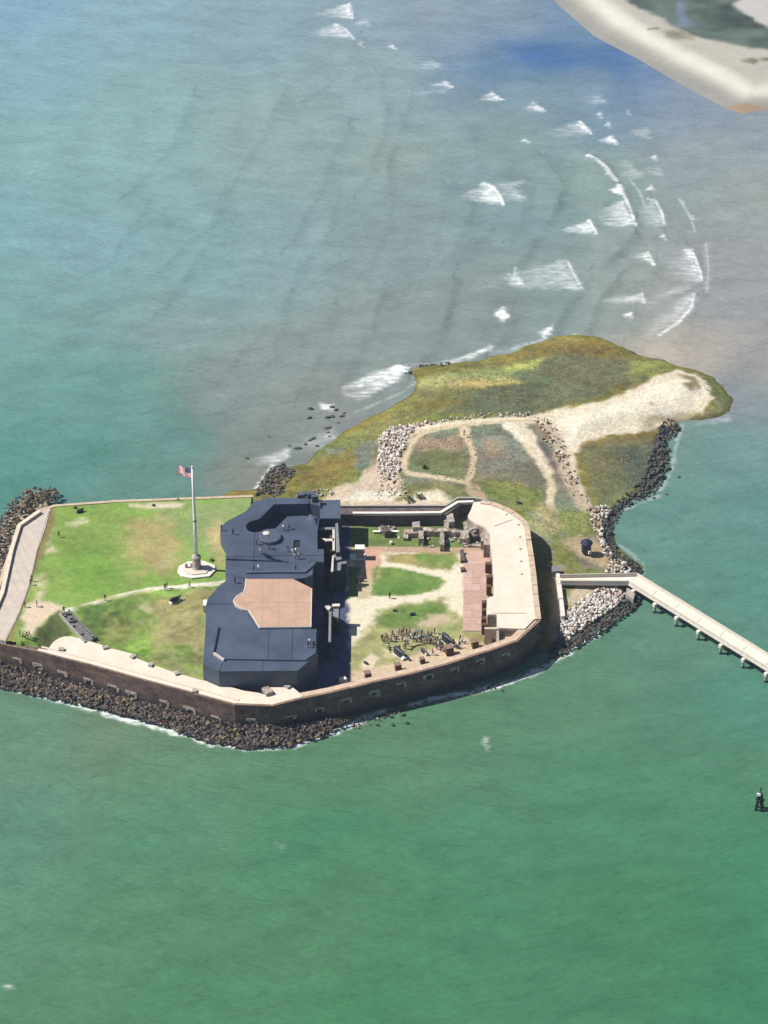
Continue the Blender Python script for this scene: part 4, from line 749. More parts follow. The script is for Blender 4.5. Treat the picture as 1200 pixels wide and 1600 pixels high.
for (u0, v0, u1, v1) in [(410, 906, 410, 979), (436, 906, 436, 979), (462, 908, 462, 979), (372, 941, 486, 941)]:
    a, c = g(u0, v0, BZ + .51), g(u1, v1, BZ + .51); b = MB(); b.bar(a, c, .07, .03); b.build('roof_seam', M['salmonseam'], bat)
# drum
cx, cy, _ = g(422, 838, BZ + .7); b = MB(); b.lathe((cx, cy, BZ), [(2.45, -.1), (2.45, .75), (2.2, .85)], 40); b.build('gun_platform', M['black2'], bat)
b = MB(); b.lathe((cx - .9, cy + .9, BZ + .85), [(.75, -.1), (.75, .15), (.6, .2)], 16); b.build('platform_plate', M['trim'], bat)
prism('hatch', gs([(459, 845), (468, 844.5), (468.5, 854.5), (459, 855)], BZ), BZ - .3, BZ + .02, M['dark'], bat); strip('hatch_frame', gs([(458.5, 855), (459, 844.5), (468.5, 844)], BZ + .2), .2, BZ, BZ + .3, M['black2'], bat, 1)
prism('small_hatch', gs([(477.5, 888), (486, 888), (486, 892), (478, 892.5)], BZ), BZ - .3, BZ + .02, M['dark'], bat)
b = MB(); q = [g(u, v, BZ) for u, v in [(478, 815), (484, 803), (497, 808), (496, 822), (488, 820)]]; ap = g(490, 810, BZ + 1.4); b.add(q + [ap], [(0, 1, 5), (1, 2, 5), (2, 3, 5), (3, 4, 5), (4, 0, 5), (4, 3, 2, 1, 0)]); b.build('ventilator', M['black2'], bat)
for (u, v, h, r_) in [(492, 783, 1.6, 1.0), (486, 777, 1.3, 1.2), (470, 776, .9, 1.2), (478, 774, .8, .9)]:
    x, y, z = g(u, v, BZ); b = MB(); b.box((x, y, BZ + h / 2 - .1), (r_ * 1.4, r_, h), .2); b.build('roof_block', M['black2'], bat)
# stair court on the courtyard side
prism('stair_block', gs([(500, 781.5), (532, 781), (532, 810), (500, 810)], BZ - .8), 1, BZ - .8, M['black2'], bat)
prism('stair_block_rim', gs([(484, 781), (499.5, 781), (499.5, 790), (484, 787)], BZ), 1, BZ, M['black2'], bat)
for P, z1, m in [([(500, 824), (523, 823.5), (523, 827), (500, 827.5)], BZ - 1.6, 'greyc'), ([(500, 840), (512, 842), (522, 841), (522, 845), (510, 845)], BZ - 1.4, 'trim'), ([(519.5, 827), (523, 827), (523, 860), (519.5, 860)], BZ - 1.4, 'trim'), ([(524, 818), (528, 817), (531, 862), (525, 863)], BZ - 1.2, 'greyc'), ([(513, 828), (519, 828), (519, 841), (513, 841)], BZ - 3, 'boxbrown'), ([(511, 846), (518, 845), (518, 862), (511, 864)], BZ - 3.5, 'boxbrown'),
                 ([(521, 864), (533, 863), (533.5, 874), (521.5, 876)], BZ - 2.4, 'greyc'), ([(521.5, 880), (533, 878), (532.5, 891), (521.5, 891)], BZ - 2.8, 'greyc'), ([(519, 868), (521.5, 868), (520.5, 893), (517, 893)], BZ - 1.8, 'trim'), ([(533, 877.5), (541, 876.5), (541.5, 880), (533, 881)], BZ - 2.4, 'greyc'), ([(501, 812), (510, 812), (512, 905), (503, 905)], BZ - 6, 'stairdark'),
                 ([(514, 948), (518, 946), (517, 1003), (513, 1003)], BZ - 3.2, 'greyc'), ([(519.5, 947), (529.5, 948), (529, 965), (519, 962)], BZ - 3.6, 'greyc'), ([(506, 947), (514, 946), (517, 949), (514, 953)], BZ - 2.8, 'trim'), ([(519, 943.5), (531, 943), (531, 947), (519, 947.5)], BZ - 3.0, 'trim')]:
    prism('stair_wall', gs(P, z1), YZ - .5, z1 - .3, M['stairdark'], bat); prism('lit_wall_top', gs(P, z1), z1 - .29, z1, M[m], bat)  # dark bodies and pale tops put shade and sunlight into the colours
x, y, z = g(535.5, 1061, 4.5); b = MB(); b.box((x, y, 3.9), (1.5, 1.0, 1.6), .4); tag(b.build('stone_block', M['offwhite']), 'pale stone block at the lit edge of the shade beside the wall', 'stone block')
x, y, z = g(320.5, 945, UZ + 1); b = MB(); b.box((x, y, UZ + .8), (.8, 2.2, 1.6)); tag(b.build('utility_box', M['offwhite']), 'pale utility box against the left edge of the black battery', 'utility box')
# ================================================================== FLAGPOLE
PX, PY, _ = g(307.5, 888, UZ + .4)
fp = tag(empty('flagpole', (PX, PY, UZ)), 'tall white flagpole on an octagonal white pad in the lawn', 'flagpole')
pad = [(277, 893), (280, 884), (294, 877), (318, 876), (335, 883), (337, 890), (327, 900), (299, 903), (284, 900)]
P8 = [(x - PX, y - PY) for x, y in gs(pad, UZ + .4)]
b = MB(); b.prism(P8, -.6, .4); b.build('pad', M['offwhite'], fp)
b = MB(); b.prism([(x * .72, y * .72) for x, y in P8], .4, .62); b.build('upper_pad', M['walkedge'], fp)
b = MB(); b.lathe((0, 0, .6), [(1.15, 0), (1.1, .3), (.95, .35), (.9, 2.6), (1.05, 2.7), (1.0, 3.0), (.5, 3.5), (.35, 3.6)], 20); b.build('pedestal', M['concrete'], fp)
b = MB(); b.lathe((0, 0, 4.1), [(.42, 0), (.36, 8), (.30, 16), (.22, 22.6)], 14); b.build('pole', M['white'], fp, True)
b = MB(); b.lathe((0, 0, 12.9), [(.46, 0), (.46, .35)], 14); b.build('collar', M['greyc'], fp); b = MB(); b.lathe((0, 0, 26.7), [(.1, 0), (.3, .15), (.3, .4), (.08, .55)], 12); b.build('finial', M['trim'], fp)
for s_ in (-.9, -1.9): b = MB(); b.lathe((s_ * 1.2, .1, .6), [(.3, 0), (.25, .7), (.32, .9)], 10); b.build('light_fitting', M['greyc'], fp)
# flag
FLt = empty('flag', (PX - .22, PY, UZ + 26.3), -R(38)); tag(FLt, 'striped red and white flag with blue starred corner flying from the flagpole', 'flag')
fl_w, fl_h = 4.3, 2.3
fm = [mat('flag_red', (.50, .05, .07), .8, .03), mat('flag_white', (.72, .70, .70), .8, .02), mat('flag_blue', (.015, .025, .13), .8, .03)]
def flagpt(s, t, off=0):
    x = -s * fl_w * .93; y = .38 * math.sin(s * 8.5 + t * 1.3) * (.25 + s) + off; z = -t * fl_h - .75 * s * s - .25 * math.sin(s * 7) * s
    return (x - .28 * t * s, y, z)
nx_ = 26
for k in range(13):
    b = MB(); t0, t1 = k / 13, (k + 1) / 13; s0 = .4 if k < 7 else 0
    ss = np.linspace(s0, 1, nx_); vs = [flagpt(s, t) for s in ss for t in (t0, t1)]; b.add(vs, [(2 * i, 2 * i + 1, 2 * i + 3, 2 * i + 2) for i in range(nx_ - 1)]); b.build('stripe', fm[k % 2], FLt)
b = MB(); ss = np.linspace(0, .4, 12); tt = np.linspace(0, 7 / 13, 5); vs = [flagpt(s, t) for s in ss for t in tt]; b.add(vs, [(5 * i + j, 5 * i + j + 1, 5 * i + j + 6, 5 * i + j + 5) for i in range(11) for j in range(4)]); can = b.build('canton', fm[2], FLt)
b = MB()
for r in range(9):
    for c in range(6 if r % 2 == 0 else 5):
        s = (.4 / 12) * ((2 * c + 1) if r % 2 == 0 else (2 * c + 2)); t = 7 / 13 * (r + 1) / 10
        for off in (-.03, .03):
            vs = [];
            for q in range(10):
                rr = (.055 if q % 2 == 0 else .022); an = math.pi / 2 + q * math.pi / 5; vs.append(flagpt(s + rr * math.cos(an) / fl_w, t - rr * math.sin(an) / fl_h, off))
            b.add(vs, [tuple(range(10))])
b.build('stars', fm[1], can)['kind'] = 'stuff'
# ================================================================== PIER
pier = tag(empty('pier'), 'long white concrete pier on piles running off to the right', 'pier'); PZ = 2.9
A = [np.array(q) for q in gs([(875, 903), (995, 900.5), (1225, 1042)], PZ)]      # upper edge of the deck
Bq = [np.array(q) for q in gs([(876, 912), (982, 912.5), (1215, 1057)], PZ)]       # lower edge
e1 = [A[1] + (A[2] - A[1]) * k for k in (0, 3.2)]; e2 = [Bq[1] + (Bq[2] - Bq[1]) * k for k in (0, 3.2)]
def slabs(a0, a1, b0, b1, n, t=.45):
    for i in range(n):
        f0, f1 = i / n, (i + 1) / n - .0007
        b = MB(); b.prism([a0 + (a1 - a0) * f0, a0 + (a1 - a0) * f1, b0 + (b1 - b0) * f1, b0 + (b1 - b0) * f0], PZ - t, PZ + random.uniform(0, .015)); b.build('deck_slab', M['pier'], pier)
slabs(A[0], A[1], Bq[0], Bq[1], 4); slabs(e1[0], e1[1], e2[0], e2[1], 21)
def rail(P, hs=(.4, .65, .9)):
    b = MB()
    for a, c in zip(P[:-1], P[1:]):
        L = np.hypot(*(c - a)); n = max(1, int(L / 2.0))
        for h in hs: b.bar((*a, PZ + h), (*c, PZ + h), .16 if h == hs[-1] else .08, .10 if h == hs[-1] else .07)
        for i in range(n + 1): p = a + (c - a) * i / n; b.box((*p, PZ + .45), (.12, .12, .9))
        b.bar((*a, PZ + .4), (*c, PZ + .4), .1, .62)
        d = (c - a) / L; b.bar((*a, PZ - .1), (*c, PZ - .1), .32, .34)
    b.build('railing', M['pier'], pier)
rail([A[0], A[1], e1[1]]); rail([Bq[0], Bq[1], e2[1]])
dirp = (e2[1] - e2[0]) / np.hypot(*(e2[1] - e2[0])); nrm = np.array([-dirp[1], dirp[0]]); 
if nrm @ (A[1] - Bq[1]) < 0: nrm = -nrm
base = np.array(g(995, 922, PZ)[:2]); stp = np.array(g(1134, 1013, PZ)[:2]) - np.array(g(1064, 970, PZ)[:2]); stp = np.hypot(*stp) / 2
for k in range(22):
    c = e2[0] + dirp * (1.9 + stp * k)
    bent = empty('bent', (*c, 0)); bent.parent = pier
    bent.rotation_euler.z = math.atan2(nrm[1], nrm[0])
    b = MB(); b.box((1.75, 0, PZ - .85), (5.0, .75, .75)); b.build('pile_cap', M['pier'], bent)
    for xo in (-.35, 1.8, 3.8):
        b = MB(); b.lathe((xo, 0, -2), [(.33, 0), (.33, PZ + .9)], 10); b.build('pile', M['pierpile'], bent)
        b = MB(); b.lathe((xo, 0, -2), [(.36, 0), (.36, 2.5)], 10); b.build('algae_band', M['pierfoot'], bent)
# abutment and esplanade wall
x, y, z = g(868, 885, 4)
prism('abutment', gs([(980, 912), (993, 920), (990, 930), (978, 922)], 3), -.5, 2.0, M['concrete'], pier)
sw = tag(empty('sea_wall'), 'narrow cream landing wall where the pier meets the fort shore', 'wall')
for k, (P, z1, m) in enumerate([([(862, 885), (873, 884), (874, 892), (863, 893)], 3.5, 'greyc'), ([(868, 893), (874, 893), (876, 912), (871, 912)], 2.95, 'pier'), ([(870, 912.5), (877, 912.5), (880, 935), (873, 935)], 3.0, 'pier'), ([(874, 936), (880, 936), (883, 962), (877, 963)], 2.9, 'pier')]): prism('wall_block', gs(P, z1), 0, z1, M[m], sw)
# kiosk on the sandy patch
e = tag(empty('shelter', g(916, 860, 2.2)), 'small dark navy shelter with pale box on the sandy patch near the pier', 'shelter')
b = MB(); b.lathe((0, 0, -.4), [(1.1, 0), (1.1, 2.4)], 8); b.build('body', M['iron'], e); b = MB(); b.lathe((0, 0, 2.0), [(1.45, 0), (1.45, .15), (.9, .6), (.15, .95)], 8); b.build('roof', M['navy'], e); b = MB(); b.box((.7, -1.3, .35), (.6, .5, .9), .3); b.build('box', M['offwhite'], e)
# channel marker
mk = tag(empty('channel_marker', g(1186, 1264, 0)), 'dark pile cluster with a white top board standing in open green water', 'channel marker')
for a_ in range(4):
    t = a_ * math.pi / 2 + .5; b = MB(); b.tube([(1.25 * math.cos(t), 1.25 * math.sin(t), -2), (.35 * math.cos(t), .35 * math.sin(t), 4.4)], .34, 8); b.build('pile', M['timber'], mk)
b = MB(); b.box((0, 0, 2.9), (1.5, 1.5, .5), .5); b.build('collar', M['timber'], mk); b = MB(); b.box((-.45, -.3, 4.6), (.9, .25, .7), -.4); b.build('board', M['white'], mk); mk.scale = (.85, .85, .85); b = MB(); b.lathe((0, 0, 4.3), [(.5, 0), (.5, .3), (.15, .5), (.15, 1.6), (.3, 1.7), (.3, 2.1)], 8); b.build('lantern', M['green'], mk)
# ================================================================== CANNONS
def cannon(u, v, z, ang, L, label, white=True, arc=False):
    L *= .86
    e = tag(empty('cannon', g(u, v, z), ang), label, 'cannon')
    b = MB(); h = .95 * L / 4; r = L / 4
    b.tube([(-L / 2, 0, h + .25 * r), (-L / 2 + .25 * r, 0, h + .26 * r), (-L / 2 + .5 * r, 0, h + .27 * r), (-.1 * L, 0, h + .3 * r), (.15 * L, 0, h + .33 * r), (.44 * L, 0, h + .37 * r), (.46 * L, 0, h + .37 * r), (.5 * L, 0, h + .38 * r)], [.12 * r, .42 * r, .52 * r, .52 * r, .36 * r, .26 * r, .3 * r, .3 * r], 14); b.build('barrel', M['iron'], e, True)
    for s_ in (-1, 1):
        b = MB(); b.prism([(-.35 * L, s_ * .52 * r - .09), (.25 * L, s_ * .52 * r - .09), (.25 * L, s_ * .52 * r + .09), (-.35 * L, s_ * .52 * r + .09)], .15, h + .1); b.build('carriage_cheek', M['iron'], e)
    b = MB(); b.box((-.05 * L, 0, .1), (.85 * L, 1.3 * r, .2)); b.build('bed', M['iron'] if not white else M['offwhite'], e)
    if white: b = MB(); b.box((.33 * L, 0, .35), (.8 * r, 1.1 * r, .5)); b.build('pintle_block', M['white'], e)
    if arc:
        b = MB(); b.tube([(-.1 * L + 1.1 * L * math.cos(t) - .2 * L, 1.1 * L * math.sin(t), .12) for t in np.linspace(2.2, 3.9, 12)], .13, 5); b.build('traverse_rail', M['iron'], e)
ang = math.atan2(-3.6, 2.6)
cannon(625, 1025, YZ, ang, 4.8, 'big black cannon pointing at the wall, left one in the courtyard crowd'); cannon(700, 1005, YZ, ang - .05, 5.0, 'big black cannon pointing at the wall, right one in the courtyard crowd'); cannon(663, 1021, YZ, ang, 2.6, 'small dark cannon on a curved rail between the two big ones', True, True)
cannon(274, 940, UZ, math.atan2(2.2, 3.0), 3.4, 'black cannon on a pale bed on the raised lawn below the path'); cannon(126, 800, UZ, .6, 2.3, 'small dark howitzer at the upper edge of the raised lawn', False)
cannon(572, 1037, YZ, -.8, 1.5, 'short mortar on a cream pad near the shade edge', False); cannon(645, 961, YZ, .2, 1.7, 'stubby dark mortar alone on the courtyard lawn', False)
# ================================================================== PEOPLE
def skin_person(pose):
    V = dict(pel=(0, 0, .95), wst=(0, 0, 1.12), cst=(0, 0, 1.36), nck=(0, 0, 1.50), hd=(0, -.01, 1.63), ht=(0, 0, 1.75))
    wk_ = .28 if pose == 1 else .03; ar = .22 if pose == 1 else 0
    for s_, n in ((-1, 'l'), (1, 'r')):
        st_ = wk_ * s_
        V['hp' + n] = (.10 * s_, 0, .90); V['kn' + n] = (.11 * s_, -st_ * .6 - .02, .50); V['an' + n] = (.11 * s_, -st_ + .0, .09); V['to' + n] = (.12 * s_, -st_ - .16, .04)
        V['sh' + n] = (.19 * s_, 0, 1.43); V['el' + n] = (.25 * s_, st_ * ar + .04, 1.16); V['ha' + n] = (.25 * s_, st_ * 1.0 - .08, .92)
        if pose == 2: V['el' + n] = (.26 * s_, -.14, 1.22); V['ha' + n] = (.10 * s_, -.34, 1.34)
        if pose == 3 and s_ > 0: V['el' + n] = (.42, -.08, 1.42); V['ha' + n] = (.62, -.16, 1.52)
    E = [('pel', 'wst'), ('wst', 'cst'), ('cst', 'nck'), ('nck', 'hd'), ('hd', 'ht')] + [(a + n, b_ + n) for n in 'lr' for a, b_ in (('hp', 'kn'), ('kn', 'an'), ('an', 'to'), ('sh', 'el'), ('el', 'ha'))] + [('pel', 'hpl'), ('pel', 'hpr'), ('cst', 'shl'), ('cst', 'shr')]
    rad = dict(pel=.15, wst=.13, cst=.16, nck=.06, hd=.11, ht=.07, hp=.11, kn=.075, an=.05, to=.045, sh=.075, el=.05, ha=.045)
    ks = list(V); me = bpy.data.meshes.new('person'); me.from_pydata([V[k] for k in ks], [(ks.index(a), ks.index(b_)) for a, b_ in E], [])
    o = bpy.data.objects.new('tmp_person', me); COL.objects.link(o)
    md = o.modifiers.new('skin', 'SKIN'); 
    for i, k in enumerate(ks):
        r_ = rad.get(k) or rad[k[:2]]; me.skin_vertices[0].data[i].radius = (r_, r_ * .8 if k in ('pel', 'wst', 'cst') else r_); me.skin_vertices[0].data[i].use_root = (k == 'pel')
    sb = o.modifiers.new('sub', 'SUBSURF'); sb.levels = 1
    dg = bpy.context.evaluated_depsgraph_get(); m2 = bpy.data.meshes.new_from_object(o.evaluated_get(dg)); m2.name = 'person'
    bpy.data.objects.remove(o)
    while len(m2.materials): m2.materials.pop()
    for m in (M['skin'], CL['white'], CL['denim'], M['hair']): m2.materials.append(m)
    for p in m2.polygons:
        c = p.center; p.use_smooth = True
        if c.z > 1.66 or (c.z > 1.56 and c.y > .02): k = 3
        elif c.z > 1.5 and abs(c.x) < .2 and not (pose == 3 and c.x > .2): k = 0
        elif c.z > .98 and abs(c.x) < .23: k = 1
        elif c.z > 1.2: k = 1
        elif abs(c.x) > .19 and c.z > .8: k = 0
        elif c.z < .07: k = 3
        else: k = 2
        p.material_index = k
    return m2
PM = [skin_person(k) for k in range(4)]
pn = [0]
def person(u, v, z, shirt, pants, label, group, pose=None, rz=None, hat=False):
    k = random.choice([0, 0, 1, 1, 2, 3]) if pose is None else pose
    o = bpy.data.objects.new('person', PM[k]); COL.objects.link(o); o.location = g(u, v, z); o.rotation_euler.z = random.uniform(0, 6.28) if rz is None else rz
    s_ = random.uniform(.95, 1.06); o.scale = (s_ * 1.08, s_ * 1.08, s_)
    for i, m in ((1, CL[shirt]), (2, CL[pants])): o.material_slots[i].link = 'OBJECT'; o.material_slots[i].material = m
    if hat: o.material_slots[3].link = 'OBJECT'; o.material_slots[3].material = CL['white']
    tag(o, label, 'person', group); return o
GB = 'visitors on the battery roof'
for u, v, a, c, l in [(364, 834, 'navy', 'black', 'person in dark clothes walking near the left edge of the battery roof'), (401, 850, 'grey', 'navy', 'person in grey left of the round platform'), (421, 857, 'black', 'denim', 'person in black just below the round platform'), (443, 828, 'white', 'denim', 'person in a pale shirt left of another by the upper trench'),
    (452, 826, 'black', 'black', 'person in black standing right of the pale shirt by the trench'), (407, 864, 'white', 'tan', 'lone person in white top and tan trousers mid roof'), (457, 866, 'white', 'white', 'person all in white, left of the white-clad cluster'), (462, 864, 'white', 'denim', 'person in white with jeans in the middle of the cluster'), (461, 873, 'white', 'tan', 'person in white, lowest left of the cluster'), (467, 872, 'white', 'blue', 'person in white with blue trousers, right of the cluster'),
    (396, 892, 'teal', 'grey', 'person in teal, left of the pair near the roof step'), (404, 891, 'white', 'grey', 'person in white, right of the pair near the roof step'), (462, 890, 'black', 'black', 'person in all black near the small hatch'), (367, 910, 'navy', 'black', 'person in navy above the bend of the lower roof'), (346, 828, 'black', 'denim', 'person at the leftmost corner of the battery roof'), (450, 861, 'navy', 'grey', 'person in navy left of the white-clad cluster')]:
    person(u, v + 1, BZ, a, c, l, GB)
person(484, 1007, BZ + .35, 'white', 'navy', 'person in white near the lower right roof corner', GB); person(490, 1011, BZ + .35, 'black', 'black', 'person in black at the lower right roof corner', GB); person(481, 1012, BZ + .35, 'black', 'grey', 'person in black nearest the front edge of the roof', GB)
GL = 'visitors on the raised lawn'
for u, v, a, c, l in [(92, 838, 'black', 'black', 'lone person in black on the bright lawn near the walkway'), (258, 921, 'red', 'brown', 'person in dark red left of the flagpole pad on the path'), (261, 918, 'brown', 'black', 'person in brown beside the one in red on the path'), (296, 917, 'tan', 'brown', 'person in tan on the path below the flagpole pad'), (164, 937, 'red', 'brown', 'person in dull red at mid path'), (100, 956, 'brown', 'black', 'person at the head of the stone stairs'),
    (58, 947, 'navy', 'black', 'person in navy on the sandy pad'), (39, 948, 'red', 'tan', 'person in red at the walkway edge'), (50, 907, 'brown', 'brown', 'person in brown beside the walkway, upper of two'), (48, 913, 'black', 'brown', 'person in black beside the walkway, lower of two'), (31, 993, 'blue', 'denim', 'leftmost of the trio at the bank corner'), (36, 996, 'pink', 'denim', 'middle one of the trio, in pink'), (42, 996, 'grey', 'navy', 'rightmost of the trio, in grey'), (46, 994, 'red', 'black', 'person in red just right of the bank corner trio')]:
    person(u, v + 1, UZ + .05, a, c, l, GL)
GC = 'visitors in the fort courtyard'
person(557, 912, YZ, 'red', 'brown', 'person in red at the shade edge, left of the trio', GC); person(563, 917, YZ, 'brown', 'red', 'person in brown, lowest of the trio at the shade edge', GC); person(565, 908, YZ, 'red', 'denim', 'person in red, uppermost of the trio at the shade edge', GC); person(609, 935, YZ, 'black', 'black', 'lone person in black crossing the wide sand path', GC)
cols = ['navy', 'white', 'grey', 'black', 'teal', 'blue', 'white', 'pink', 'red', 'khaki', 'tan']
crowd = [(597, 1000), (603, 997), (606, 1000), (613, 993), (611, 1001), (619, 1001), (623, 990), (627, 992), (629, 1000), (635, 991), (639, 996), (633, 1004), (637, 1008), (642, 997), (634, 1013), (650, 991), (648, 996), (653, 994), (655, 999), (659, 992), (662, 997), (665, 1000), (668, 1003), (671, 998), (674, 1002), (677, 1004), (672, 1005), (680, 1001), (683, 1003), (687, 1006), (690, 1011), (688, 1016), (685, 1010), (679, 989), (708, 1006), (719, 1001), (722, 1004), (718, 1011), (600, 1003), (616, 997), (630, 988), (640, 990), (646, 1001), (651, 1001), (658, 1003), (663, 1004), (669, 993), (674, 995), (678, 1008), (682, 1013), (684, 998), (692, 1015), (696, 1018), (610, 1018), (712, 1012), (607, 1014), (624, 1016), (631, 1012), (676, 1022)]
where = [(612, 'at the left end of the crowd'), (628, 'in the left half of the crowd'), (645, 'behind the left big cannon'), (662, 'in the middle of the crowd'), (680, 'between middle and right big cannon'), (700, 'beside the right big cannon'), (999, 'at the right end of the crowd')]
seen = {}
for i, (u, v) in enumerate(crowd):
    a = cols[(i * 7 + 3 * (i // 4)) % len(cols)]; c = ['denim', 'black', 'navy', 'tan', 'brown', 'grey'][(i * 5) % 6]
    if u in (665, 688): a = 'teal'
    if u in (679, 719): a = 'black'
    if u == 722: a = 'white'
    w = [t for lim, t in where if u <= lim][0]; l = 'person in %s top and %s trousers %s' % (a, {'denim': 'denim'}.get(c, c), w)
    if l in seen: l += ', lower one' if l + ', lower one' not in seen else ', third one'
    seen[l] = 1; person(u, v + 1.5, YZ, a, c, l, GC)
person(725, 681, 2.3, 'black', 'black', 'lone person in black on the sandy footpath beyond the fort', None)
b_ = MB()
# ================================================================== ROCKS
def rockmesh(k):
    bm = bmesh.new(); bmesh.ops.create_icosphere(bm, subdivisions=1, radius=.5); r_ = random.Random(k)
    pl = [(Vector((r_.gauss(0, 1), r_.gauss(0, 1), r_.gauss(0, 1))).normalized(), r_.uniform(.24, .42)) for _ in range(9)]
    for v in bm.verts:
        for n, d in pl:
            q = v.co.dot(n)
            if q > d: v.co -= n * (q - d)
        v.co *= r_.uniform(.92, 1.1)
    sc = (r_.uniform(.9, 1.5), r_.uniform(.8, 1.1), r_.uniform(.6, .85))
    for v in bm.verts: v.co = Vector((v.co.x * sc[0], v.co.y * sc[1], v.co.z * sc[2]))
    me = bpy.data.meshes.new('boulder'); bm.to_mesh(me); bm.free(); return me
def rmset(m): 
    L = []
    for k in range(6): me = rockmesh(k + 50); me.materials.append(m); L.append(me)
    return L
RMS = {'d': rmset(ROCKD), 'b': rmset(ROCKB), 'w': rmset(ROCKW), 'g': rmset(ROCKG), 'p': rmset(ROCKP), 'o': rmset(ROCKO)}
rng = random.Random(11)
ROCKS = []     # x, y, z, size, kind, zone
def inpoly(x, y, P): return bool(inside(np.array([x]), np.array([y]), P)[0])
def fill(zone, P, n, s0, s1, kinds, zf, mins=.55):
    Q = gs(P, 1.0); xs = [q[0] for q in Q]; ys = [q[1] for q in Q]; k = 0; tr = 0; pts = []
    while k < n and tr < n * 40:
        tr += 1; x, y = rng.uniform(min(xs), max(xs)), rng.uniform(min(ys), max(ys))
        if not inpoly(x, y, Q): continue
        s = s0 + (s1 - s0) * rng.random() ** 1.8
        if any((x - a) ** 2 + (y - b) ** 2 < (mins * (s + c) / 2) ** 2 for a, b, c in pts[-400:]): continue
        pts.append((x, y, s)); k += 1
        ROCKS.append((x, y, zf(x, y) + rng.uniform(-.1, .3) * s, s, rng.choice(kinds), zone))
WALLB = [np.array(q) for q in LF] + [np.array(q) for q in RF[1:]]
def wallslope(x, y):
    d = float(seg_d(np.array([x]), np.array([y]), WALLB)[0]); return max(-.1, 2.3 - d * .33)
gz = lambda x, y: max(.0, ground_z(x, y) + .15)
fill('front', [(-20, 1036), (0, 1043), (60, 1058), (140, 1080), (240, 1108), (330, 1131), (367, 1140), (420, 1142), (470, 1137), (520, 1128), (545, 1128), (505, 1147), (450, 1163), (385, 1167), (320, 1155), (250, 1131), (180, 1112), (120, 1097), (60, 1084), (-20, 1067)], 2100, .45, 1.35, 'dddddbddddbdddod', wallslope, .46)
fill('frontpale', [(545, 1130), (560, 1118), (600, 1108), (650, 1095), (700, 1084), (760, 1068), (830, 1042), (880, 1010), (890, 1014), (850, 1038), (770, 1072), (700, 1088), (640, 1102), (560, 1136)], 170, .35, .9, 'gdgp', lambda x, y: .05)
fill('left', [(-20, 840), (0, 815), (15, 792), (48, 768), (88, 768), (88, 784), (72, 792), (55, 797), (28, 815), (18, 845), (6, 890), (-20, 920)], 380, .6, 1.6, 'dddo', lambda x, y: 1.5 + rng.uniform(0, .8), .5)
fill('left2', [(-20, 920), (4, 880), (8, 900), (-5, 925)], 25, .6, 1.2, 'wp', lambda x, y: 1.6)
fill('gorge', [(398, 776), (408, 750), (425, 730), (440, 725), (456, 732), (474, 745), (470, 764), (450, 778), (420, 780)], 260, .7, 1.5, 'gdgdb', lambda x, y: .6 + rng.uniform(0, .6), .5)
fill('right', [(1028, 670), (1044, 652), (1062, 660), (1058, 675), (1040, 684), (1048, 705), (1040, 748), (1020, 770), (985, 785), (968, 798), (958, 822), (952, 838), (968, 858), (990, 876), (1008, 886), (996, 902), (975, 890), (952, 868), (938, 838), (940, 812), (950, 795), (985, 765), (1005, 745), (1012, 715), (1022, 700), (1030, 685)], 560, .4, 1.6, 'gdggd', gz, .5)
fill('rightpale', [(922, 792), (950, 790), (955, 800), (942, 815), (942, 840), (958, 868), (985, 888), (985, 897), (945, 897), (950, 880), (935, 850), (926, 820)], 130, .5, 1.5, 'wwp', lambda x, y: gz(x, y) + .2, .55)
fill('pierpale', [(905, 945), (935, 924), (960, 920), (978, 930), (965, 945), (930, 968), (900, 990), (884, 1000), (876, 988), (876, 965)], 300, .8, 1.7, 'wwwwp', lambda x, y: gz(x, y) + .3, .52)
fill('pierdark', [(876, 992), (900, 992), (935, 970), (970, 945), (985, 925), (1002, 935), (990, 948), (940, 985), (890, 1014), (862, 1025), (855, 1010)], 230, .7, 1.5, 'dddg', lambda x, y: .3 + rng.uniform(0, .4), .5)
fill('bank', [(592, 690), (606, 672), (640, 666), (648, 672), (634, 692), (626, 715), (622, 745), (604, 756), (590, 740), (592, 715)], 260, .6, 1.6, 'wwwp', lambda x, y: gz(x, y) + .1, .52)
fill('bankline', [(640, 664), (700, 657), (760, 653), (835, 650), (835, 656), (760, 659), (700, 663), (650, 672)], 55, .5, 1.2, 'wp', gz, .6)
fill('rubble', [(832, 655), (860, 662), (890, 715), (906, 768), (938, 802), (920, 806), (884, 766), (862, 712), (845, 690)], 110, .4, 1.1, 'ppwb', gz, .6)
fill('rubble2', [(590, 750), (625, 750), (640, 775), (590, 790)], 50, .4, .9, 'wp', gz)
fill('surf', [(622, 572), (645, 568), (700, 562), (705, 568), (660, 576), (630, 580)], 45, .7, 1.5, 'g', lambda x, y: .15)
fill('beachpale', [(455, 775), (500, 768), (530, 775), (520, 780), (455, 781)], 22, .5, 1.0, 'wp', gz)
LABEL = {'front': 'dark brown boulder in the riprap below the lower wall', 'frontpale': 'small weedy rock at the waterline of the shaded wall', 'left': 'dark boulder in the riprap at the upper left corner', 'left2': 'pale rock beside the left parapet', 'gorge': 'dark weedy boulder in the pile behind the battery', 'right': 'dark green boulder on the right shore of the island', 'rightpale': 'pale granite boulder above the dark rocks of the right shore',
  'pierpale': 'white granite boulder in the heap just below the pier', 'pierdark': 'dark wet boulder at the waterline below the pier heap', 'bank': 'white boulder in the bank left of the ring footpath', 'bankline': 'pale rock in the row along the upper footpath', 'rubble': 'pinkish rubble rock on the sand between meadow and marsh', 'rubble2': 'small pale rock by the gorge wall sand', 'surf': 'dark rock in the surf along the upper marsh edge', 'beachpale': 'small pale rock on the sand behind the battery'}
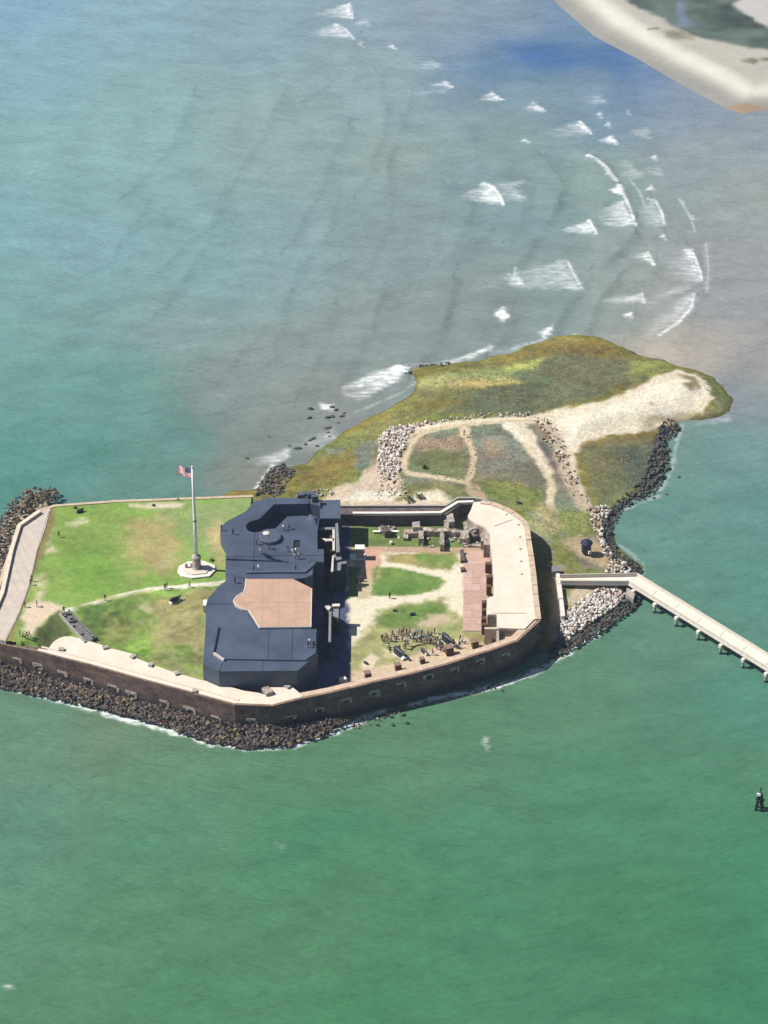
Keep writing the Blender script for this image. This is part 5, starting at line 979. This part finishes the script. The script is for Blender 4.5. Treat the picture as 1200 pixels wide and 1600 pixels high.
GROUP = {'front': 'riprap below the lower wall', 'frontpale': 'rocks at the foot of the shaded wall', 'left': 'riprap at the upper left corner', 'left2': 'pale rocks by the left parapet', 'gorge': 'rock pile behind the battery', 'right': 'dark rocks of the right shore', 'rightpale': 'pale rocks of the right shore', 'pierpale': 'white rock heap below the pier', 'pierdark': 'dark rocks below the pier heap', 'bank': 'white rock bank by the footpath', 'bankline': 'rock row along the upper footpath', 'rubble': 'rubble strip on the sand', 'rubble2': 'pale rocks by the gorge wall', 'surf': 'rocks in the surf', 'beachpale': 'pale rocks behind the battery'}
ROCKS.sort(key=lambda r: -r[3])
big, rest = ROCKS[:262], ROCKS[262:]
RC = {'d': 'dark', 'b': 'brown', 'o': 'rusty', 'w': 'pale', 'g': 'weedy green', 'p': 'pinkish'}
def lab(x, y, z, s, k, zn):  # what sets a boulder apart
    if zn != 'front':
        zs = [q for q in ROCKS if q[5] == zn]; my = sum(q[1] for q in zs) / len(zs); sy = (sum((q[1] - my) ** 2 for q in zs) / len(zs)) ** .5
        part_ = ', far end' if y > my + .75 * sy else ', near end' if y < my - .75 * sy else ', mid part'
        sz = 'larger' if s > 1.42 else 'smaller'
        return sz + ' ' + RC[k] + ' ' + LABEL[zn].split(' ', 1)[1].replace('dark ', '').replace('green boulder', 'boulder') + part_ if zn in ('left', 'right', 'pierpale', 'bank', 'gorge', 'pierdark') else LABEL[zn] + part_
    spots = [(40, 'at the left frame edge'), (120, 'below the second and third embrasures'), (200, 'below the left end of the terrace'), (270, 'below the middle of the sunlit wall'), (340, 'left of the wall corner'), (400, 'right under the wall corner'), (470, 'right of the wall corner'), (999, 'at the right tip of the riprap')]
    u = 600 + FPX * x / ((y - CAM[1]) * CP + (CAM[2] - z) * SP); d = float(seg_d(np.array([x]), np.array([y]), WALLB)[0])
    return RC[k] + ' boulder ' + ('close to the wall' if d < 3.2 else 'nearer the water') + ', ' + [t for lim, t in spots if u < lim][0]
for x, y, z, s, k, zn in big:
    me = rng.choice(RMS[k]); o = bpy.data.objects.new('boulder', me); COL.objects.link(o); o.location = (x, y, z); o.scale = (s, s, s); o.rotation_euler = (rng.uniform(-.5, .5), rng.uniform(-.5, .5), rng.uniform(0, 6.28)); tag(o, lab(x, y, z, s, k, zn), 'boulder', GROUP[zn])
base_v = {k: [(np.array([v.co[:] for v in me.vertices]), np.array([p.vertices[:] for p in me.polygons])) for me in L] for k, L in RMS.items()}
for k in 'dbwgpo':
    VV, FF, n0 = [], [], 0
    for x, y, z, s, kk, zn in rest:
        if kk != k: continue
        v, f = rng.choice(base_v[k]); rt = np.array(Matrix.Rotation(rng.uniform(0, 6.28), 3, 'Z') @ Matrix.Rotation(rng.uniform(-.6, .6), 3, 'X')); VV.append(v @ rt.T * s + (x, y, z)); FF.append(f + n0); n0 += len(v)
    VV = np.concatenate(VV); FF = np.concatenate(FF); me = bpy.data.meshes.new('riprap'); me.from_pydata(VV.tolist(), [], FF.tolist()); me.update()
    tag(link('riprap', me, None, {'d': ROCKD, 'b': ROCKB, 'w': ROCKW, 'g': ROCKG, 'p': ROCKP, 'o': ROCKO}[k]), {'d': 'dark wet riprap stones packed round the fort walls', 'b': 'brown riprap stones scattered among the dark ones', 'w': 'pale granite stones heaped along banks and shore', 'g': 'weedy green stones along the waterline', 'p': 'pinkish rubble stones on the sandy banks', 'o': 'rusty brown stones mixed into the dark riprap'}[k], 'rocks', kind='stuff')
# lone rocks standing in the water
lone = [(485, 638, 1.7, .9), (484, 652, 2.0, .9), (519, 636, 1.9, 1.3), (526, 640, 2.0, .9), (511, 652, 2.2, 1.0), (519, 651, 2.2, 1.0), (534, 650, 1.8, .9), (538, 645, 1.4, .8), (513, 668, 3.2, .6), (490, 685, 2.7, .8), (483, 688, 1.7, .7), (477, 694, 1.6, .7), (465, 700, 2.4, .7), (513, 675, 1.5, .6), (515, 682, 1.6, .6), (496, 697, 1.7, .6), (498, 710, 1.3, .6), (386, 716, 1.6, .5), (452, 696, .8, .5), (421, 682, .8, .4), (529, 660, 1.4, .5),
        (590, 1133, 1.5, 1.1), (613, 1133, 1.5, 1.1), (636, 1130, 1.5, 1.0), (611, 1120, 1.4, .9), (631, 1117, 1.5, 1.0), (629, 1106, 1.8, .9), (649, 1102, .9, .6), (592, 1118, 1.3, .9), (785, 1079, 1.0, .5), (16, 1078, 1.6, .9), (1062, 672, 1.6, .8), (1042, 772, 1.2, .6), (1022, 778, 1.4, .5), (1060, 745, 1.4, .6)]
wh = ['upper of two alone farthest left off the marsh', 'lower of two alone farthest left off the marsh', 'tallest dark one beside the white surf tip', 'just right of the tallest by the surf tip', 'left of the pair below the surf tip', 'right of the pair below the surf tip', 'right end of the cluster off the marsh', 'small one at the upper right of the cluster', 'long slanting one like a fallen beam', 'long flat one beyond the foam patch', 'small one at the left of the flat rock', 'mid foam patch one', 'biggest at the left of the foam patch', 'small one under the slanting beam', 'lower one under the slanting beam', 'right side of the foam patch', 'nearest the marsh edge in the foam', 'flat one far left beside the surf', 'tiny one left of the foam patch', 'tiny one alone out in the grey water', 'thin one between cluster and beam',
      'left of the lowest row off the shaded wall', 'middle of the lowest row off the shaded wall', 'right of the lowest row off the shaded wall', 'middle of the second row off the shaded wall', 'right of the second row off the shaded wall', 'uppermost flat one off the shaded wall', 'small one right of the wall group', 'left end of the second row off the shaded wall', 'lone one right along the shaded wall', 'at the foam by the left frame edge', 'at the neck of the sand tip', 'outside the right shore point', 'below the right shore point', 'off the right shore bulge']
for i, (u, v, s, h) in enumerate(lone):
    o = bpy.data.objects.new('sea_rock', RMS['g'][i % 6]); COL.objects.link(o); x, y, _ = g(u, v + 1, 0); o.location = (x, y, .12); o.scale = (s * .8, s * .6, h * 1.3); o.rotation_euler.z = (.6 if i == 8 else rng.uniform(-.5, .5)); tag(o, 'dark weedy rock in the water, ' + wh[i], 'rock', 'lone rocks standing in the water')
# scrub bushes on the island and the bank
def bush(u, v, z, s, label, m):
    b = MB(); r_ = random.Random(int(u * 7 + v))
    for k in range(70):
        t, p_ = r_.uniform(0, 6.28), r_.uniform(0, 1.4); rr = s * r_.uniform(.3, 1); c = Vector((rr * math.cos(t) * math.cos(p_), rr * math.sin(t) * math.cos(p_), rr * .7 * math.sin(p_) + .05)); n = Vector((r_.uniform(-1, 1), r_.uniform(-1, 1), r_.uniform(-.3, 1))).normalized(); a = n.orthogonal().normalized(); d = n.cross(a); q = s * .22
        b.add([c + a * q, c + d * q, c - a * q, c - d * q], [(0, 1, 2, 3)])
    o = b.build('shrub', m); o.location = g(u, v, z); tag(o, label, 'shrub')
LFM = mat('shrub_leaf', (.06, .085, .03), .7, .4, 2); LFP = mat('pale_shrub_leaf', (.22, .27, .15), .7, .4, 2)
for u, v, z, s, l, m in [(240, 790, UZ, .5, 'tiny dark tuft on the bare sand at the lawn edge', LFM), (617, 955, YZ, .6, 'small olive tuft on the courtyard lawn under the sand path', LFM), (118, 794, UZ, .5, 'low dark tuft beside the upper howitzer', LFM), (331, 876, UZ, .6, 'flat dark tuft right above the flagpole pad', LFM), (278, 780, UZ + .2, .35, 'white-topped tuft on the far lawn edge', LFP), (808, 783, 2.5, .8, 'pale bush on the green outside the terrace corner', LFP), (638, 781, 2.5, 1.3, 'pale green bush behind the gorge wall, left', LFP), (655, 776, 2.5, 1.1, 'pale green bush behind the gorge wall, right', LFP), (664, 731, 2.3, .9, 'low bush in the green ring meadow', LFM)]: bush(u, v, z, s, l, m)

# ------------------------------------------------------------------ marsh grass
def tufts():
    r_ = np.random.RandomState(5); n = 16000
    X = r_.uniform(IX.min(), IX.max(), n * 3); Y = r_.uniform(20, 132, n * 3)
    mz = [gs(P, 1.6) for P in ([(480, 760), (500, 706), (560, 670), (655, 616), (660, 584), (780, 562), (860, 532), (930, 534), (985, 550), (1040, 566), (1030, 580), (960, 604), (880, 632), (835, 648), (640, 656), (590, 684), (540, 760)], [(905, 708), (950, 690), (1010, 686), (1020, 700), (990, 755), (940, 785), (915, 750)], [(642, 736), (640, 700), (660, 682), (790, 674), (850, 745), (846, 770), (745, 770)], [(1096, 594), (1112, 596), (1138, 626), (1120, 648), (1100, 646), (1112, 630)], [(745, 770), (850, 780), (925, 800), (940, 830), (900, 840), (850, 830), (800, 790)])]
    k = np.zeros(X.shape, bool)
    for P in mz: k |= inside(X, Y, P)
    k &= fbm(X * .3, Y * .3, 3, 66) > .47
    X, Y = X[k][:n], Y[k][:n]
    for nm, c0, c1 in (('olive', (.12, .12, .045), 0), ('straw', (.22, .19, .09), 1), ('dark', (.085, .085, .04), 2)):
        sel = (np.arange(len(X)) % 3) == c1; V = []; F = []
        for x, y in zip(X[sel], Y[sel]):
            z = ground_z(x, y) - .05; h = r_.uniform(.15, .42); w = r_.uniform(.15, .38); a = r_.uniform(0, 3.14)
            for q in (0, 1.57):
                dx, dy = w * math.cos(a + q), w * math.sin(a + q); b0 = len(V)
                V += [(x - dx, y - dy, z), (x + dy, y - dx, z), (x + dx, y + dy, z), (x - dy, y + dx, z), (x, y, z + h * .6)]; F += [(b0, b0 + 1, b0 + 4), (b0 + 1, b0 + 2, b0 + 4), (b0 + 2, b0 + 3, b0 + 4), (b0 + 3, b0, b0 + 4)]
                break
        me = bpy.data.meshes.new('marsh_grass'); me.from_pydata(V, [], F); me.update()
        tag(link('marsh_grass', me, None, mat(nm + '_marsh_blades', c0, .8, .3)), nm + ' marsh grass tufts spread over the island meadow', kind='stuff')
tufts()
# ================================================================== AIR
hb = MB(); hb.prism([(-9300, -4300), (9300, -4300), (9300, 12600), (-9300, 12600)], -4.0, 384)
hz_m = bpy.data.materials.new('thin_haze'); hz_m.use_nodes = True; hn = hz_m.node_tree; hn.nodes.remove(hn.nodes['Principled BSDF'])
pv = hn.nodes.new('ShaderNodeVolumePrincipled'); pv.inputs['Color'].default_value = (.62, .78, 1, 1); pv.inputs['Density'].default_value = HAZE; pv.inputs['Anisotropy'].default_value = .1
hn.links.new(pv.outputs[0], hn.nodes['Material Output'].inputs['Volume'])
tag(hb.build('haze', hz_m), 'thin bluish sea air over the whole scene', kind='stuff')
